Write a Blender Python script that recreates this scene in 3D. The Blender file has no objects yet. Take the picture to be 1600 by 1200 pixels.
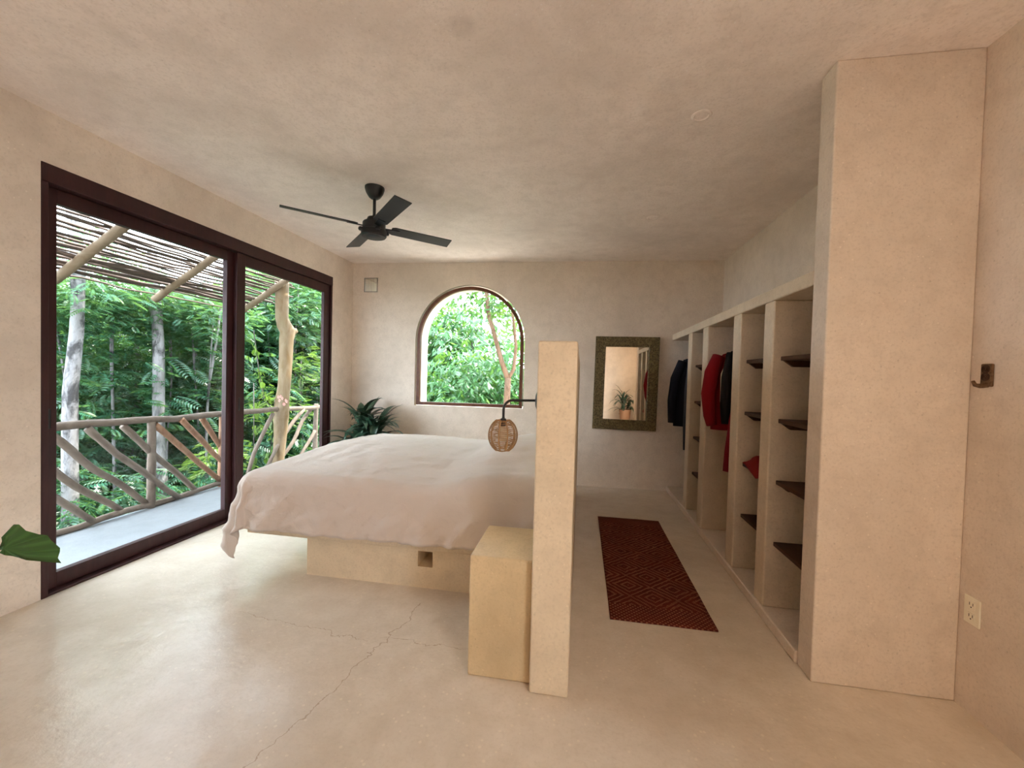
import bpy, bmesh, math, random
import numpy as np
from mathutils import Vector, Matrix, noise as mnoise
random.seed(7)
rng = np.random.default_rng(11)
PI = math.pi
scene = bpy.context.scene
COL = scene.collection

# ------------------------------------------------------------------ camera
cam_d = bpy.data.cameras.new('camera')
cam = bpy.data.objects.new('camera', cam_d)
COL.objects.link(cam)
cam_d.sensor_width = 36.0
cam_d.lens = 643.56 / 1600 * 36
cam_d.clip_start = 0.05
cam_d.clip_end = 300
yaw, pitch, roll = math.radians(9.4967), math.radians(-1.2953), math.radians(1.5027)
_r = Vector((math.cos(yaw), math.sin(yaw), 0)); _f = Vector((-math.sin(yaw), math.cos(yaw), 0)); _u = Vector((0, 0, 1))
_f2 = _f * math.cos(pitch) + _u * math.sin(pitch); _u2 = _u * math.cos(pitch) - _f * math.sin(pitch)
_r3 = _r * math.cos(roll) + _u2 * math.sin(roll); _u3 = _u2 * math.cos(roll) - _r * math.sin(roll)
M3 = Matrix((_r3, _u3, -_f2)).transposed()
cam.matrix_world = Matrix.Translation((0, 0, 1.40)) @ M3.to_4x4()
scene.camera = cam

# ------------------------------------------------------------------ light and exposure
SKY = 13.0
world = bpy.data.worlds.new('sky'); scene.world = world
world.use_nodes = True
wn = world.node_tree.nodes; wl = world.node_tree.links
wn['Background'].inputs['Color'].default_value = (0.80, 0.90, 1.0, 1)
wn['Background'].inputs['Strength'].default_value = SKY
sun_d = bpy.data.lights.new('sun', 'SUN'); sun_d.energy = 15.0; sun_d.angle = math.radians(1.5); sun_d.color = (1.0, 0.93, 0.80)
sun = bpy.data.objects.new('sun', sun_d); COL.objects.link(sun)
sun.rotation_euler = Vector((-0.35, -0.30, -0.9)).to_track_quat('-Z', 'Y').to_euler()
scene.view_settings.view_transform = 'Standard'
scene.view_settings.look = 'None'
scene.view_settings.exposure = 0.14
scene.view_settings.gamma = 1.0
scene.view_settings.use_curve_mapping = False
FILL_LAMP_W = 28.0
scene.cycles.max_bounces = 16
scene.cycles.diffuse_bounces = 10
scene.cycles.transparent_max_bounces = 12
scene.cycles.use_denoising = True
scene.cycles.sample_clamp_indirect = 8.0

# ------------------------------------------------------------------ material helpers
class NT:
    def __init__(s, name):
        s.m = bpy.data.materials.new(name); s.m.use_nodes = True
        s.t = s.m.node_tree; s.n = s.t.nodes; s.l = s.t.links
        s.b = s.n['Principled BSDF']
        s.co = s.n.new('ShaderNodeTexCoord')
    def pos(s, kind='Object', scale=(1, 1, 1)):
        mp = s.n.new('ShaderNodeMapping'); s.l.new(s.co.outputs[kind], mp.inputs[0]); mp.inputs['Scale'].default_value = scale
        return mp.outputs[0]
    def noise(s, vec, scale, detail=4, rough=0.55, dist=0.0):
        n = s.n.new('ShaderNodeTexNoise'); s.l.new(vec, n.inputs['Vector'])
        n.inputs['Scale'].default_value = scale; n.inputs['Detail'].default_value = detail
        n.inputs['Roughness'].default_value = rough; n.inputs['Distortion'].default_value = dist
        return n.outputs[0]
    def voro(s, vec, scale, feat='F1', out='Distance'):
        n = s.n.new('ShaderNodeTexVoronoi'); n.feature = feat; s.l.new(vec, n.inputs['Vector']); n.inputs['Scale'].default_value = scale
        return n.outputs[out]
    def ramp(s, fac, stops):
        n = s.n.new('ShaderNodeValToRGB'); s.l.new(fac, n.inputs[0])
        e = n.color_ramp.elements
        while len(e) > 1: e.remove(e[-1])
        e[0].position, e[0].color = stops[0][0], tuple(stops[0][1]) + (1,)
        for p, c in stops[1:]:
            k = e.new(p); k.color = tuple(c) + (1,)
        return n.outputs[0]
    def mix(s, fac, a, b, mode='MIX'):
        n = s.n.new('ShaderNodeMix'); n.data_type = 'RGBA'; n.blend_type = mode
        for sock, v in ((n.inputs[0], fac), (n.inputs[6], a), (n.inputs[7], b)):
            if isinstance(v, (int, float)): sock.default_value = v
            elif isinstance(v, tuple): sock.default_value = v + (1,)
            else: s.l.new(v, sock)
        return n.outputs[2]
    def math(s, op, a, b=0.0, c=None):
        n = s.n.new('ShaderNodeMath'); n.operation = op
        for i, v in enumerate((a, b) if c is None else (a, b, c)):
            if isinstance(v, (int, float)): n.inputs[i].default_value = v
            else: s.l.new(v, n.inputs[i])
        return n.outputs[0]
    def sep(s, vec):
        n = s.n.new('ShaderNodeSeparateXYZ'); s.l.new(vec, n.inputs[0]); return n.outputs
    def bump(s, h, strength=0.2, dist=0.01):
        n = s.n.new('ShaderNodeBump'); s.l.new(h, n.inputs['Height'])
        n.inputs['Strength'].default_value = strength; n.inputs['Distance'].default_value = dist
        s.l.new(n.outputs[0], s.b.inputs['Normal'])
    def col(s, c):
        if isinstance(c, tuple): s.b.inputs['Base Color'].default_value = c + (1,)
        else: s.l.new(c, s.b.inputs['Base Color'])
    def set(s, **k):
        for a, v in k.items():
            a = {'rough': 'Roughness', 'metal': 'Metallic', 'spec': 'Specular IOR Level', 'coat': 'Coat Weight', 'trans': 'Transmission Weight'}[a]
            if isinstance(v, (int, float)): s.b.inputs[a].default_value = v
            else: s.l.new(v, s.b.inputs[a])
        return s

def plaster(name, base, rough=0.62, fleck=0.8, kind='Object', mott=0.16):
    t = NT(name); p = t.pos(kind)
    n1 = t.noise(p, 1.3, 6, 0.6, 0.4); n2 = t.noise(p, 9, 5, 0.65); n3 = t.noise(p, 75, 3, 0.6)
    def sc(k, w=0.0): return tuple(min(1, base[i] * (k + (w if i == 0 else -w if i == 2 else 0))) for i in range(3))
    c = t.ramp(n1, [(0.28, sc(1 - mott, 0.01)), (0.5, base), (0.72, sc(1 + mott * 0.6, -0.01))])
    c = t.mix(t.math('MULTIPLY', t.ramp(n2, [(0.45, (0, 0, 0)), (0.72, (1, 1, 1))]), 0.5), c, sc(0.78, 0.015))
    c = t.mix(t.math('MULTIPLY', t.ramp(n3, [(0.50, (0, 0, 0)), (0.70, (1, 1, 1))]), 0.42), c, sc(0.72, 0.02))
    v = t.voro(p, 30); g = t.noise(p, 6, 2)
    fl = t.math('MULTIPLY', t.math('LESS_THAN', v, 0.12), t.math('GREATER_THAN', g, 0.52))
    c = t.mix(t.math('MULTIPLY', fl, fleck * 0.5), c, sc(1.32, -0.03))
    v2 = t.voro(t.pos(kind, (1.1, 1.2, 0.9)), 24)
    pit = t.math('MULTIPLY', t.math('LESS_THAN', v2, 0.10), t.math('LESS_THAN', g, 0.5))
    c = t.mix(t.math('MULTIPLY', pit, 0.35), c, sc(0.55, 0.02))
    t.col(c)
    t.set(rough=rough, spec=0.3)
    h = t.math('ADD', t.math('MULTIPLY', n1, 0.8), t.math('ADD', t.math('MULTIPLY', n2, 0.35), t.math('MULTIPLY', n3, 0.12)))
    t.bump(h, 0.35, 0.02)
    return t.m

PL = (0.765, 0.67, 0.58)
m_wall = plaster('limestone_plaster', PL)
m_ceil = plaster('ceiling_plaster', (0.89, 0.80, 0.745), 0.7, 0.6)
def ceiling_stain(m):
    nt = m.node_tree; n = nt.nodes; l = nt.links; b = n['Principled BSDF']
    src = b.inputs['Base Color'].links[0].from_socket
    vd = n.new('ShaderNodeVectorMath'); vd.operation = 'DISTANCE'; l.new(n['Texture Coordinate'].outputs['Object'], vd.inputs[0]); vd.inputs[1].default_value = (-0.538, 1.702, 2.86)
    mr = n.new('ShaderNodeMapRange'); mr.inputs[1].default_value = 0.035; mr.inputs[2].default_value = 0.075; mr.inputs[3].default_value = 0.22; mr.inputs[4].default_value = 0.0
    l.new(vd.outputs['Value'], mr.inputs[0])
    mx = n.new('ShaderNodeMix'); mx.data_type = 'RGBA'; l.new(mr.outputs[0], mx.inputs[0]); l.new(src, mx.inputs[6]); mx.inputs[7].default_value = (0.35, 0.28, 0.24, 1)
    l.new(mx.outputs[2], b.inputs['Base Color'])
ceiling_stain(m_ceil)
m_built = plaster('built_plaster', (0.74, 0.62, 0.455), 0.5, 0.6)
m_closet = plaster('closet_plaster', (0.69, 0.585, 0.455), 0.6, 0.6)
m_stand = plaster('worn_plaster', (0.66, 0.51, 0.31), 0.42, 0.5, mott=0.28)
m_dec = plaster('balcony_concrete', (0.23, 0.245, 0.265), 0.55, 0.3)

def floor_mat():
    t = NT('polished_cement'); p = t.pos('Object')
    n1 = t.noise(p, 1.1, 7, 0.62, 0.3); n2 = t.noise(p, 7, 6, 0.65); n3 = t.noise(p, 60, 3)
    c = t.ramp(n1, [(0.3, (0.58, 0.50, 0.41)), (0.5, (0.67, 0.595, 0.505)), (0.7, (0.74, 0.67, 0.585))])
    c = t.mix(t.math('MULTIPLY', t.ramp(n2, [(0.42, (0, 0, 0)), (0.72, (1, 1, 1))]), 0.38), c, (0.50, 0.42, 0.32))
    c = t.mix(t.math('MULTIPLY', t.ramp(n3, [(0.50, (0, 0, 0)), (0.72, (1, 1, 1))]), 0.22), c, (0.48, 0.40, 0.31))
    v = t.voro(p, 26); g = t.noise(p, 4, 2)
    fl = t.math('MULTIPLY', t.math('LESS_THAN', v, 0.16), t.math('GREATER_THAN', g, 0.48))
    c = t.mix(t.math('MULTIPLY', fl, 0.4), c, (0.80, 0.72, 0.58))
    # hairline cracks
    xyz = t.sep(p); wob = t.math('SUBTRACT', t.noise(p, 5, 4), 0.5); wob2 = t.math('SUBTRACT', t.noise(p, 28, 3), 0.5)
    w = t.math('ADD', t.math('MULTIPLY', wob, 0.16), t.math('MULTIPLY', wob2, 0.04))
    crack = None
    for (a, b, lo, hi, ax) in ((-1.315, 0.17, 1.2, 2.35, 1), (1.86, -0.10, -1.9, -1.05, 0), (2.02, 0.03, -1.0, -0.1, 0)):
        u = xyz[1] if ax == 1 else xyz[0]; q = xyz[0] if ax == 1 else xyz[1]
        d = t.math('ABSOLUTE', t.math('SUBTRACT', t.math('ADD', q, w), t.math('MULTIPLY_ADD', u, b, a)))
        k = t.math('MULTIPLY', t.math('LESS_THAN', d, 0.0028 if ax == 1 else 0.0016), t.math('MULTIPLY', t.math('GREATER_THAN', u, lo), t.math('LESS_THAN', u, hi)))
        crack = k if crack is None else t.math('MAXIMUM', crack, k)
    c = t.mix(t.math('MULTIPLY', crack, 0.5), c, (0.30, 0.20, 0.12))
    t.col(c)
    t.set(rough=t.math('MULTIPLY_ADD', n2, 0.06, 0.195), spec=0.5)
    n4 = t.noise(p, 3.2, 3, 0.5, 0.5)
    t.bump(t.math('ADD', t.math('ADD', n1, n4), t.math('MULTIPLY', n2, 0.5)), 0.32, 0.02)
    return t.m
m_floor = floor_mat()

def wood(name, c1, c2, scale=(1, 1, 1), rough=0.5, freq=14, bump=0.15, spec=0.3):
    t = NT(name); p = t.pos('Object', scale)
    n = t.noise(p, freq, 6, 0.6, 1.2); n2 = t.noise(p, 3, 3)
    c = t.ramp(n, [(0.3, c1), (0.7, c2)])
    c = t.mix(t.math('MULTIPLY', n2, 0.35), c, tuple(x * 0.7 for x in c1))
    t.col(c); t.set(rough=rough, spec=spec); t.bump(n, bump, 0.01)
    return t.m
m_door = wood('dark_red_wood', (0.028, 0.009, 0.011), (0.055, 0.018, 0.019), (1, 1, 0.15), 0.42)
m_winframe = wood('window_wood', (0.10, 0.035, 0.02), (0.18, 0.07, 0.04), (1, 1, 1), 0.4)
m_shelf = wood('shelf_wood', (0.040, 0.017, 0.009), (0.080, 0.034, 0.017), (1, 0.2, 1), 0.55)
m_log = wood('weathered_log', (0.13, 0.095, 0.075), (0.25, 0.20, 0.165), (1, 0.3, 0.3), 0.8, 18, 0.5)
m_logred = wood('reddish_log', (0.22, 0.105, 0.058), (0.34, 0.20, 0.125), (1, 1, 0.3), 0.75, 18, 0.5)
m_stick = wood('roof_stick', (0.06, 0.043, 0.036), (0.16, 0.115, 0.095), (1, 0.15, 1), 0.85, 16, 0.3)
m_post = wood('debarked_post', (0.20, 0.125, 0.06), (0.30, 0.23, 0.16), (1, 1, 0.25), 0.7, 12, 0.4)
m_rafter = wood('pale_rafter', (0.20, 0.13, 0.085), (0.30, 0.225, 0.16), (0.2, 1, 1), 0.7, 14, 0.3)
m_hook = wood('carved_brown_wood', (0.10, 0.05, 0.025), (0.22, 0.13, 0.07), (1, 1, 1), 0.6, 60, 0.6)

def bark(name, dark, pale, s=7):
    t = NT(name); p = t.pos('Object', (1, 1, 0.45))
    n = t.noise(p, s, 5, 0.7, 0.5); n2 = t.noise(p, s * 5, 3)
    c = t.ramp(n, [(0.38, dark), (0.52, pale), (0.75, tuple(min(1, x * 1.25) for x in pale))])
    t.col(c); t.set(rough=0.85, spec=0.2); t.bump(n2, 0.5, 0.03)
    return t.m
m_bark_white = bark('pale_mottled_bark', (0.05, 0.047, 0.05), (0.22, 0.21, 0.22))
m_bark_grey = bark('grey_bark', (0.035, 0.032, 0.03), (0.14, 0.13, 0.12))
m_bark_red = bark('reddish_bark', (0.09, 0.05, 0.032), (0.19, 0.12, 0.085))

def leaf_mat(name, dark, light, rough=0.32, transl=0.35, scale=1.5, spec=0.6):
    t = NT(name); p = t.pos('Object')
    oi = t.n.new('ShaderNodeObjectInfo')
    geo = t.n.new('ShaderNodeNewGeometry')
    n = t.noise(p, scale, 3); 
    f = t.math('MULTIPLY_ADD', geo.outputs['Random Per Island'], 0.55, t.math('MULTIPLY_ADD', oi.outputs['Random'], 0.25, t.math('MULTIPLY', n, 0.35)))
    c = t.ramp(f, [(0.2, dark), (0.75, light), (1.0, tuple(min(1, x * 1.6) for x in light))])
    t.col(c); t.set(rough=rough, spec=spec)
    tr = t.n.new('ShaderNodeBsdfTranslucent'); mx = t.n.new('ShaderNodeMixShader')
    cc = t.mix(0.5, c, (0.35, 0.6, 0.06))
    t.l.new(cc, tr.inputs[0]); mx.inputs[0].default_value = transl
    t.l.new(t.b.outputs[0], mx.inputs[1]); t.l.new(tr.outputs[0], mx.inputs[2])
    t.l.new(mx.outputs[0], t.n['Material Output'].inputs[0])
    return t.m
m_leaf = leaf_mat('feathery_leaf', (0.010, 0.043, 0.029), (0.044, 0.150, 0.098), 0.26)
m_leaf2 = leaf_mat('broad_leaf', (0.016, 0.068, 0.034), (0.070, 0.20, 0.08), 0.28)
m_leaf3 = leaf_mat('young_leaf', (0.035, 0.095, 0.016), (0.12, 0.20, 0.03), 0.4, 0.4)

def simple(name, c, rough=0.5, metal=0.0, spec=0.5):
    t = NT(name); n = t.noise(t.pos(), 40, 3)
    t.col(t.mix(t.math('MULTIPLY', n, 0.25), c, tuple(x * 0.7 for x in c)))
    t.set(rough=rough, metal=metal, spec=spec)
    return t.m
m_black = simple('matt_black_metal', (0.010, 0.012, 0.016), 0.45)
m_fanblade = simple('black_fan_blade', (0.014, 0.015, 0.019), 0.5)
m_dark = simple('dark_cavity', (0.03, 0.025, 0.02), 0.8)
m_white_plastic = simple('ivory_plastic', (0.92, 0.88, 0.74), 0.35)
m_bulb = simple('frosted_bulb', (0.75, 0.66, 0.50), 0.3)
m_rope = simple('natural_rope', (0.36, 0.20, 0.085), 0.75)
m_terracotta = simple('terracotta', (0.25, 0.125, 0.065), 0.8)
m_soil = simple('potting_soil', (0.03, 0.02, 0.015), 0.95)
m_ground = simple('forest_ground', (0.05, 0.06, 0.03), 0.95)
m_mattress = simple('mattress_cloth', (0.55, 0.48, 0.42), 0.9)
m_steel = simple('brushed_steel', (0.35, 0.33, 0.30), 0.35, 1.0)

def cloth(name, c, weave=220, rough=0.9, wr=0.0):
    t = NT(name); p = t.pos(); n = t.noise(p, weave, 2); n2 = t.noise(p, 5, 4, 0.6, 0.8)
    t.col(t.mix(t.math('MULTIPLY', n2, 0.4), c, tuple(x * 0.86 for x in c)))
    t.set(rough=rough, spec=0.15); t.b.inputs['Sheen Weight'].default_value = 0.15 if max(c) > 0.3 else 0.0
    n3 = t.noise(p, 11, 3, 0.5, 1.5)
    t.bump(t.math('ADD', t.math('MULTIPLY', n, 0.2), t.math('MULTIPLY', t.math('ADD', n2, t.math('MULTIPLY', n3, 0.5)), wr)), 0.45, 0.02)
    return t.m
m_spread = cloth('linen_bedspread', (0.65, 0.57, 0.515), 260, 0.92, 1.2)
m_red = cloth('red_cloth', (0.24, 0.008, 0.014))
m_darkred = cloth('patterned_red_cloth', (0.20, 0.01, 0.02))
m_darkred2 = cloth('crimson_cloth', (0.22, 0.012, 0.012))
m_blackcloth = cloth('black_cloth', (0.012, 0.011, 0.013))
m_navy = cloth('navy_cloth', (0.014, 0.017, 0.032))
m_bluegrey = cloth('blue_grey_cloth', (0.07, 0.085, 0.12))
m_cream = cloth('cream_cloth', (0.62, 0.52, 0.38))

def glass_mat():
    t = NT('clear_pane'); t.n.remove(t.b)
    tr = t.n.new('ShaderNodeBsdfTransparent'); gl = t.n.new('ShaderNodeBsdfGlossy'); gl.inputs['Roughness'].default_value = 0.0
    tr.inputs[0].default_value = (0.97, 0.985, 0.98, 1)
    fr = t.n.new('ShaderNodeFresnel'); g = t.n.new('ShaderNodeNewGeometry'); t.l.new(t.math('MULTIPLY_ADD', g.outputs['Backfacing'], 1 / 1.22 - 1.22, 1.22), fr.inputs[0])
    mx = t.n.new('ShaderNodeMixShader'); t.l.new(fr.outputs[0], mx.inputs[0]); t.l.new(tr.outputs[0], mx.inputs[1]); t.l.new(gl.outputs[0], mx.inputs[2])
    t.l.new(mx.outputs[0], t.n['Material Output'].inputs[0])
    return t.m
m_glass = glass_mat()
def mirror_mat():
    t = NT('silvered_glass'); t.col((0.88, 0.86, 0.80)); t.set(rough=0.015, metal=1.0); return t.m
m_mirror = mirror_mat()
def mframe_mat():
    t = NT('embossed_frame'); p = t.pos()
    v = t.voro(p, 55); n = t.noise(p, 30, 4)
    c = t.ramp(t.math('ADD', t.math('MULTIPLY', v, 0.8), t.math('MULTIPLY', n, 0.5)), [(0.25, (0.03, 0.020, 0.008)), (0.6, (0.115, 0.085, 0.035)), (0.9, (0.19, 0.14, 0.06))])
    t.col(c); t.set(rough=0.45, spec=0.4); t.bump(v, 0.7, 0.01)
    return t.m
m_mframe = mframe_mat()

def rug_mat():
    t = NT('woven_rug'); p = t.pos('Object')
    xyz = t.sep(p)
    # rug lies x 0.207..0.785, y 2.42..4.18
    u = t.math('MULTIPLY', t.math('SUBTRACT', xyz[0], 0.207), 1 / 0.578)
    v = t.math('MULTIPLY', t.math('SUBTRACT', xyz[1], 2.42), 1 / 0.44)
    def tri(x, f):
        return t.math('ABSOLUTE', t.math('SUBTRACT', t.math('FRACT', t.math('MULTIPLY', x, f)), 0.5))
    d = t.math('ADD', tri(u, 2.0), tri(v, 1.6))
    wv = t.math('MULTIPLY', t.noise(p, 30, 2), 0.10)
    lines = t.math('GREATER_THAN', t.math('SINE', t.math('MULTIPLY', t.math('ADD', d, wv), 38)), 0.35)
    dash = t.math('GREATER_THAN', t.math('SINE', t.math('MULTIPLY', t.math('SUBTRACT', xyz[0], xyz[1]), 420)), -0.5)
    ln = t.math('MULTIPLY', lines, dash)
    # dotted bands at both ends
    endd = t.math('MINIMUM', t.math('SUBTRACT', xyz[1], 2.42), t.math('SUBTRACT', 4.18, xyz[1]))
    dots = t.math('GREATER_THAN', t.math('MULTIPLY', t.math('SINE', t.math('MULTIPLY', xyz[0], 210)), t.math('SINE', t.math('MULTIPLY', xyz[1], 210))), 0.35)
    isend = t.math('LESS_THAN', endd, 0.17)
    pat = t.math('ADD', t.math('MULTIPLY', isend, dots), t.math('MULTIPLY', t.math('SUBTRACT', 1.0, isend), ln))
    n = t.noise(p, 12, 3)
    base = t.ramp(n, [(0.3, (0.075, 0.014, 0.010)), (0.7, (0.12, 0.022, 0.014))])
    fade = t.ramp(t.noise(p, 4, 3), [(0.3, (0.4, 0.4, 0.4)), (0.7, (0.9, 0.9, 0.9))])
    t.col(t.mix(t.math('MULTIPLY', pat, fade), base, (0.34, 0.15, 0.085)))
    t.set(rough=0.95, spec=0.1); t.bump(t.math('ADD', pat, t.noise(p, 300, 2)), 0.3, 0.004)
    return t.m
m_rug = rug_mat()
def strap_leaf_mat():
    t = NT('striped_strap_leaf'); uv = t.sep(t.co.outputs['UV'])
    s = t.math('ABSOLUTE', t.math('SUBTRACT', uv[0], 0.5))
    n = t.noise(t.pos(), 8, 2)
    c = t.ramp(s, [(0.0, (0.035, 0.085, 0.05)), (0.24, (0.018, 0.05, 0.03)), (0.34, (0.09, 0.15, 0.085)), (0.40, (0.015, 0.045, 0.028)), (0.5, (0.02, 0.06, 0.035))])
    t.col(t.mix(t.math('MULTIPLY', n, 0.4), c, (0.012, 0.04, 0.02))); t.set(rough=0.3, spec=0.6)
    return t.m
m_strap = strap_leaf_mat()
def palm_leaf_mat():
    t = NT('ribbed_palm_leaf'); uv = t.sep(t.co.outputs['UV'])
    s = t.math('SINE', t.math('MULTIPLY', uv[0], 70))
    c = t.ramp(s, [(0.0, (0.035, 0.095, 0.022)), (1.0, (0.055, 0.135, 0.032))])
    t.col(c); t.set(rough=0.45, spec=0.4); t.bump(s, 0.2, 0.004)
    return t.m
m_palm = palm_leaf_mat()

# ------------------------------------------------------------------ object helpers
def tag(o, label=None, cat=None, group=None, kind=None):
    if label: o['label'] = label
    if cat: o['category'] = cat
    if group: o['group'] = group
    if kind: o['kind'] = kind
    return o
def empty(name, loc=(0, 0, 0), label=None, cat=None, group=None, kind=None):
    o = bpy.data.objects.new(name, None); COL.objects.link(o); o.location = loc; o.empty_display_size = 0.1
    return tag(o, label, cat, group, kind)
def world_loc(o):
    v = Vector(o.location)
    while o.parent:
        o = o.parent; v += Vector(o.location)
    return v
def link(name, me, mat=None, parent=None, smooth=False):
    if mat and not me.materials: me.materials.append(mat)
    if smooth: me.polygons.foreach_set('use_smooth', [True] * len(me.polygons))
    o = bpy.data.objects.new(name, me); COL.objects.link(o)
    if parent:
        o.parent = parent
        top = parent
        while top.parent: top = top.parent
        if parent is top or parent.type == 'MESH':
            o.matrix_parent_inverse = Matrix.Translation(-Vector(top.location)) if parent is top else Matrix.Identity(4)
    return o
class MB:
    def __init__(s): s.bm = bmesh.new()
    def box(s, a, b, bev=0.0, seg=2):
        bm = s.bm
        v = [bm.verts.new((x, y, z)) for z in (a[2], b[2]) for y in (a[1], b[1]) for x in (a[0], b[0])]
        fs = [bm.faces.new([v[i] for i in q]) for q in ((0, 2, 3, 1), (4, 5, 7, 6), (0, 1, 5, 4), (2, 6, 7, 3), (0, 4, 6, 2), (1, 3, 7, 5))]
        if bev:
            es = {e for f in fs for e in f.edges}
            bmesh.ops.bevel(bm, geom=list(es), offset=bev, segments=seg, affect='EDGES', profile=0.5)
        return s
    def poly(s, pts, faces):
        v = [s.bm.verts.new(p) for p in pts]
        for f in faces:
            try: s.bm.faces.new([v[i] for i in f])
            except ValueError: pass
        return s
    def prism(s, pts, d):       # closed planar outline extruded by vector d
        d = Vector(d); n = len(pts)
        a = [s.bm.verts.new(Vector(p)) for p in pts]; b = [s.bm.verts.new(Vector(p) + d) for p in pts]
        s.bm.faces.new(a[::-1]); s.bm.faces.new(b)
        for i in range(n): s.bm.faces.new((a[i], a[(i + 1) % n], b[(i + 1) % n], b[i]))
        return s
    def tube(s, path, rad, n=8, cap=True, flat=None):
        path = [Vector(p) for p in path]
        if isinstance(rad, (int, float)): rad = [rad] * len(path)
        rings = []; prev = None
        for i, p in enumerate(path):
            t = (path[min(i + 1, len(path) - 1)] - path[max(i - 1, 0)]).normalized()
            if prev is None:
                up = Vector((0, 0, 1)) if abs(t.z) < 0.9 else Vector((1, 0, 0))
                u = t.cross(up).normalized()
            else:
                u = (prev - t * prev.dot(t)).normalized()
            w = t.cross(u); prev = u
            rings.append([s.bm.verts.new(p + (u * math.cos(2 * PI * k / n) + w * math.sin(2 * PI * k / n)) * rad[i]) for k in range(n)])
        for a, b in zip(rings, rings[1:]):
            for k in range(n):
                s.bm.faces.new((a[k], a[(k + 1) % n], b[(k + 1) % n], b[k]))
        if cap:
            s.bm.faces.new(rings[0][::-1]); s.bm.faces.new(rings[-1])
        return s
    def lathe(s, prof, c=(0, 0, 0), n=24, ax='z'):
        rings = []
        for r, h in prof:
            ring = []
            for k in range(n):
                a = 2 * PI * k / n; x, y = r * math.cos(a), r * math.sin(a)
                p = (x, y, h) if ax == 'z' else ((h, x, y) if ax == 'x' else (x, h, y))
                ring.append(s.bm.verts.new((p[0] + c[0], p[1] + c[1], p[2] + c[2])))
            rings.append(ring)
        for a, b in zip(rings, rings[1:]):
            for k in range(n): s.bm.faces.new((a[k], a[(k + 1) % n], b[(k + 1) % n], b[k]))
        if prof[0][0] > 1e-5: s.bm.faces.new(rings[0][::-1])
        if prof[-1][0] > 1e-5: s.bm.faces.new(rings[-1])
        return s
    def build(s, name, mat, parent=None, smooth=False, bevel=0.0, angle=None):
        bmesh.ops.remove_doubles(s.bm, verts=s.bm.verts, dist=1e-6)
        bmesh.ops.recalc_face_normals(s.bm, faces=s.bm.faces)
        me = bpy.data.meshes.new(name); s.bm.to_mesh(me); s.bm.free()
        o = link(name, me, mat, parent, smooth or angle is not None)
        if angle is not None:
            try: me.set_sharp_from_angle(angle=math.radians(angle))
            except Exception: pass
        if bevel:
            md = o.modifiers.new('bevel', 'BEVEL'); md.width = bevel; md.segments = 3; md.limit_method = 'ANGLE'
            me.polygons.foreach_set('use_smooth', [True] * len(me.polygons))
            md.harden_normals = True
        return o

# ------------------------------------------------------------------ room shell
XL, XR, ZC, YREAR = -3.10, 1.68, 2.86, -2.6
def yb(x): return 5.205 + 0.040 * (x + 3.10)          # the back wall runs slightly askew
TH = 0.45
MB().box((-3.26, YREAR - 0.3, -0.2), (2.2, 5.9, 0.0)).build('floor', m_floor)['kind'] = 'structure'
# ceiling with two square openings for the recessed spots
SPOTS = [(0.613, 2.447), (0.60, 3.93)]
cb = MB(); hs = 0.034
ys = [YREAR - 0.3, SPOTS[0][1] - hs, SPOTS[0][1] + hs, SPOTS[1][1] - hs, SPOTS[1][1] + hs, 5.95]
for i in range(5):
    if i in (1, 3):
        sx = SPOTS[0 if i == 1 else 1][0]
        cb.box((-3.36, ys[i], ZC), (sx - hs, ys[i + 1], ZC + 0.25)); cb.box((sx + hs, ys[i], ZC), (2.2, ys[i + 1], ZC + 0.25))
    else:
        cb.box((-3.36, ys[i], ZC), (2.2, ys[i + 1], ZC + 0.25))
cb.build('ceiling', m_ceil)['kind'] = 'structure'
# left wall round the sliding door opening (y 1.91..4.735, z 0..2.56)
lw = MB()
lw.box((XL - 0.15, YREAR - 0.3, 0), (XL, 1.91, ZC)); lw.box((XL - 0.15, 4.735, 0), (XL, 5.7, ZC)); lw.box((XL - 0.15, 1.91, 2.56), (XL, 4.735, ZC))
lw.build('wall_left', m_wall)['kind'] = 'structure'
# right wall, with an added opening beside the viewer to let in more daylight
wr_ = MB(); OY0, OY1, OZ = -1.5, -0.5, 2.4
wr_.box((XR, YREAR - 0.3, 0), (XR + 0.3, OY0, ZC)); wr_.box((XR, OY1, 0), (XR + 0.3, 5.95, ZC)); wr_.box((XR, OY0, OZ), (XR + 0.3, OY1, ZC))
wr_.build('wall_right', m_wall)['kind'] = 'structure'
MB().box((XL - 0.25, YREAR - 0.3, 0), (XR + 0.3, YREAR, ZC)).build('wall_rear', m_wall)['kind'] = 'structure'
MB().box((XR + 0.3, -4.5, -0.2), (XR + 5.5, 3.5, -0.02)).build('added_terrace_floor', m_dec)['kind'] = 'structure'  # unseen terrace, added outside the daylight opening
# end wall of the closet, full height
MB().box((1.10, 2.105, 0), (XR, 2.23, ZC)).build('wall_closet_end', m_wall, bevel=0.008)['kind'] = 'structure'

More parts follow.
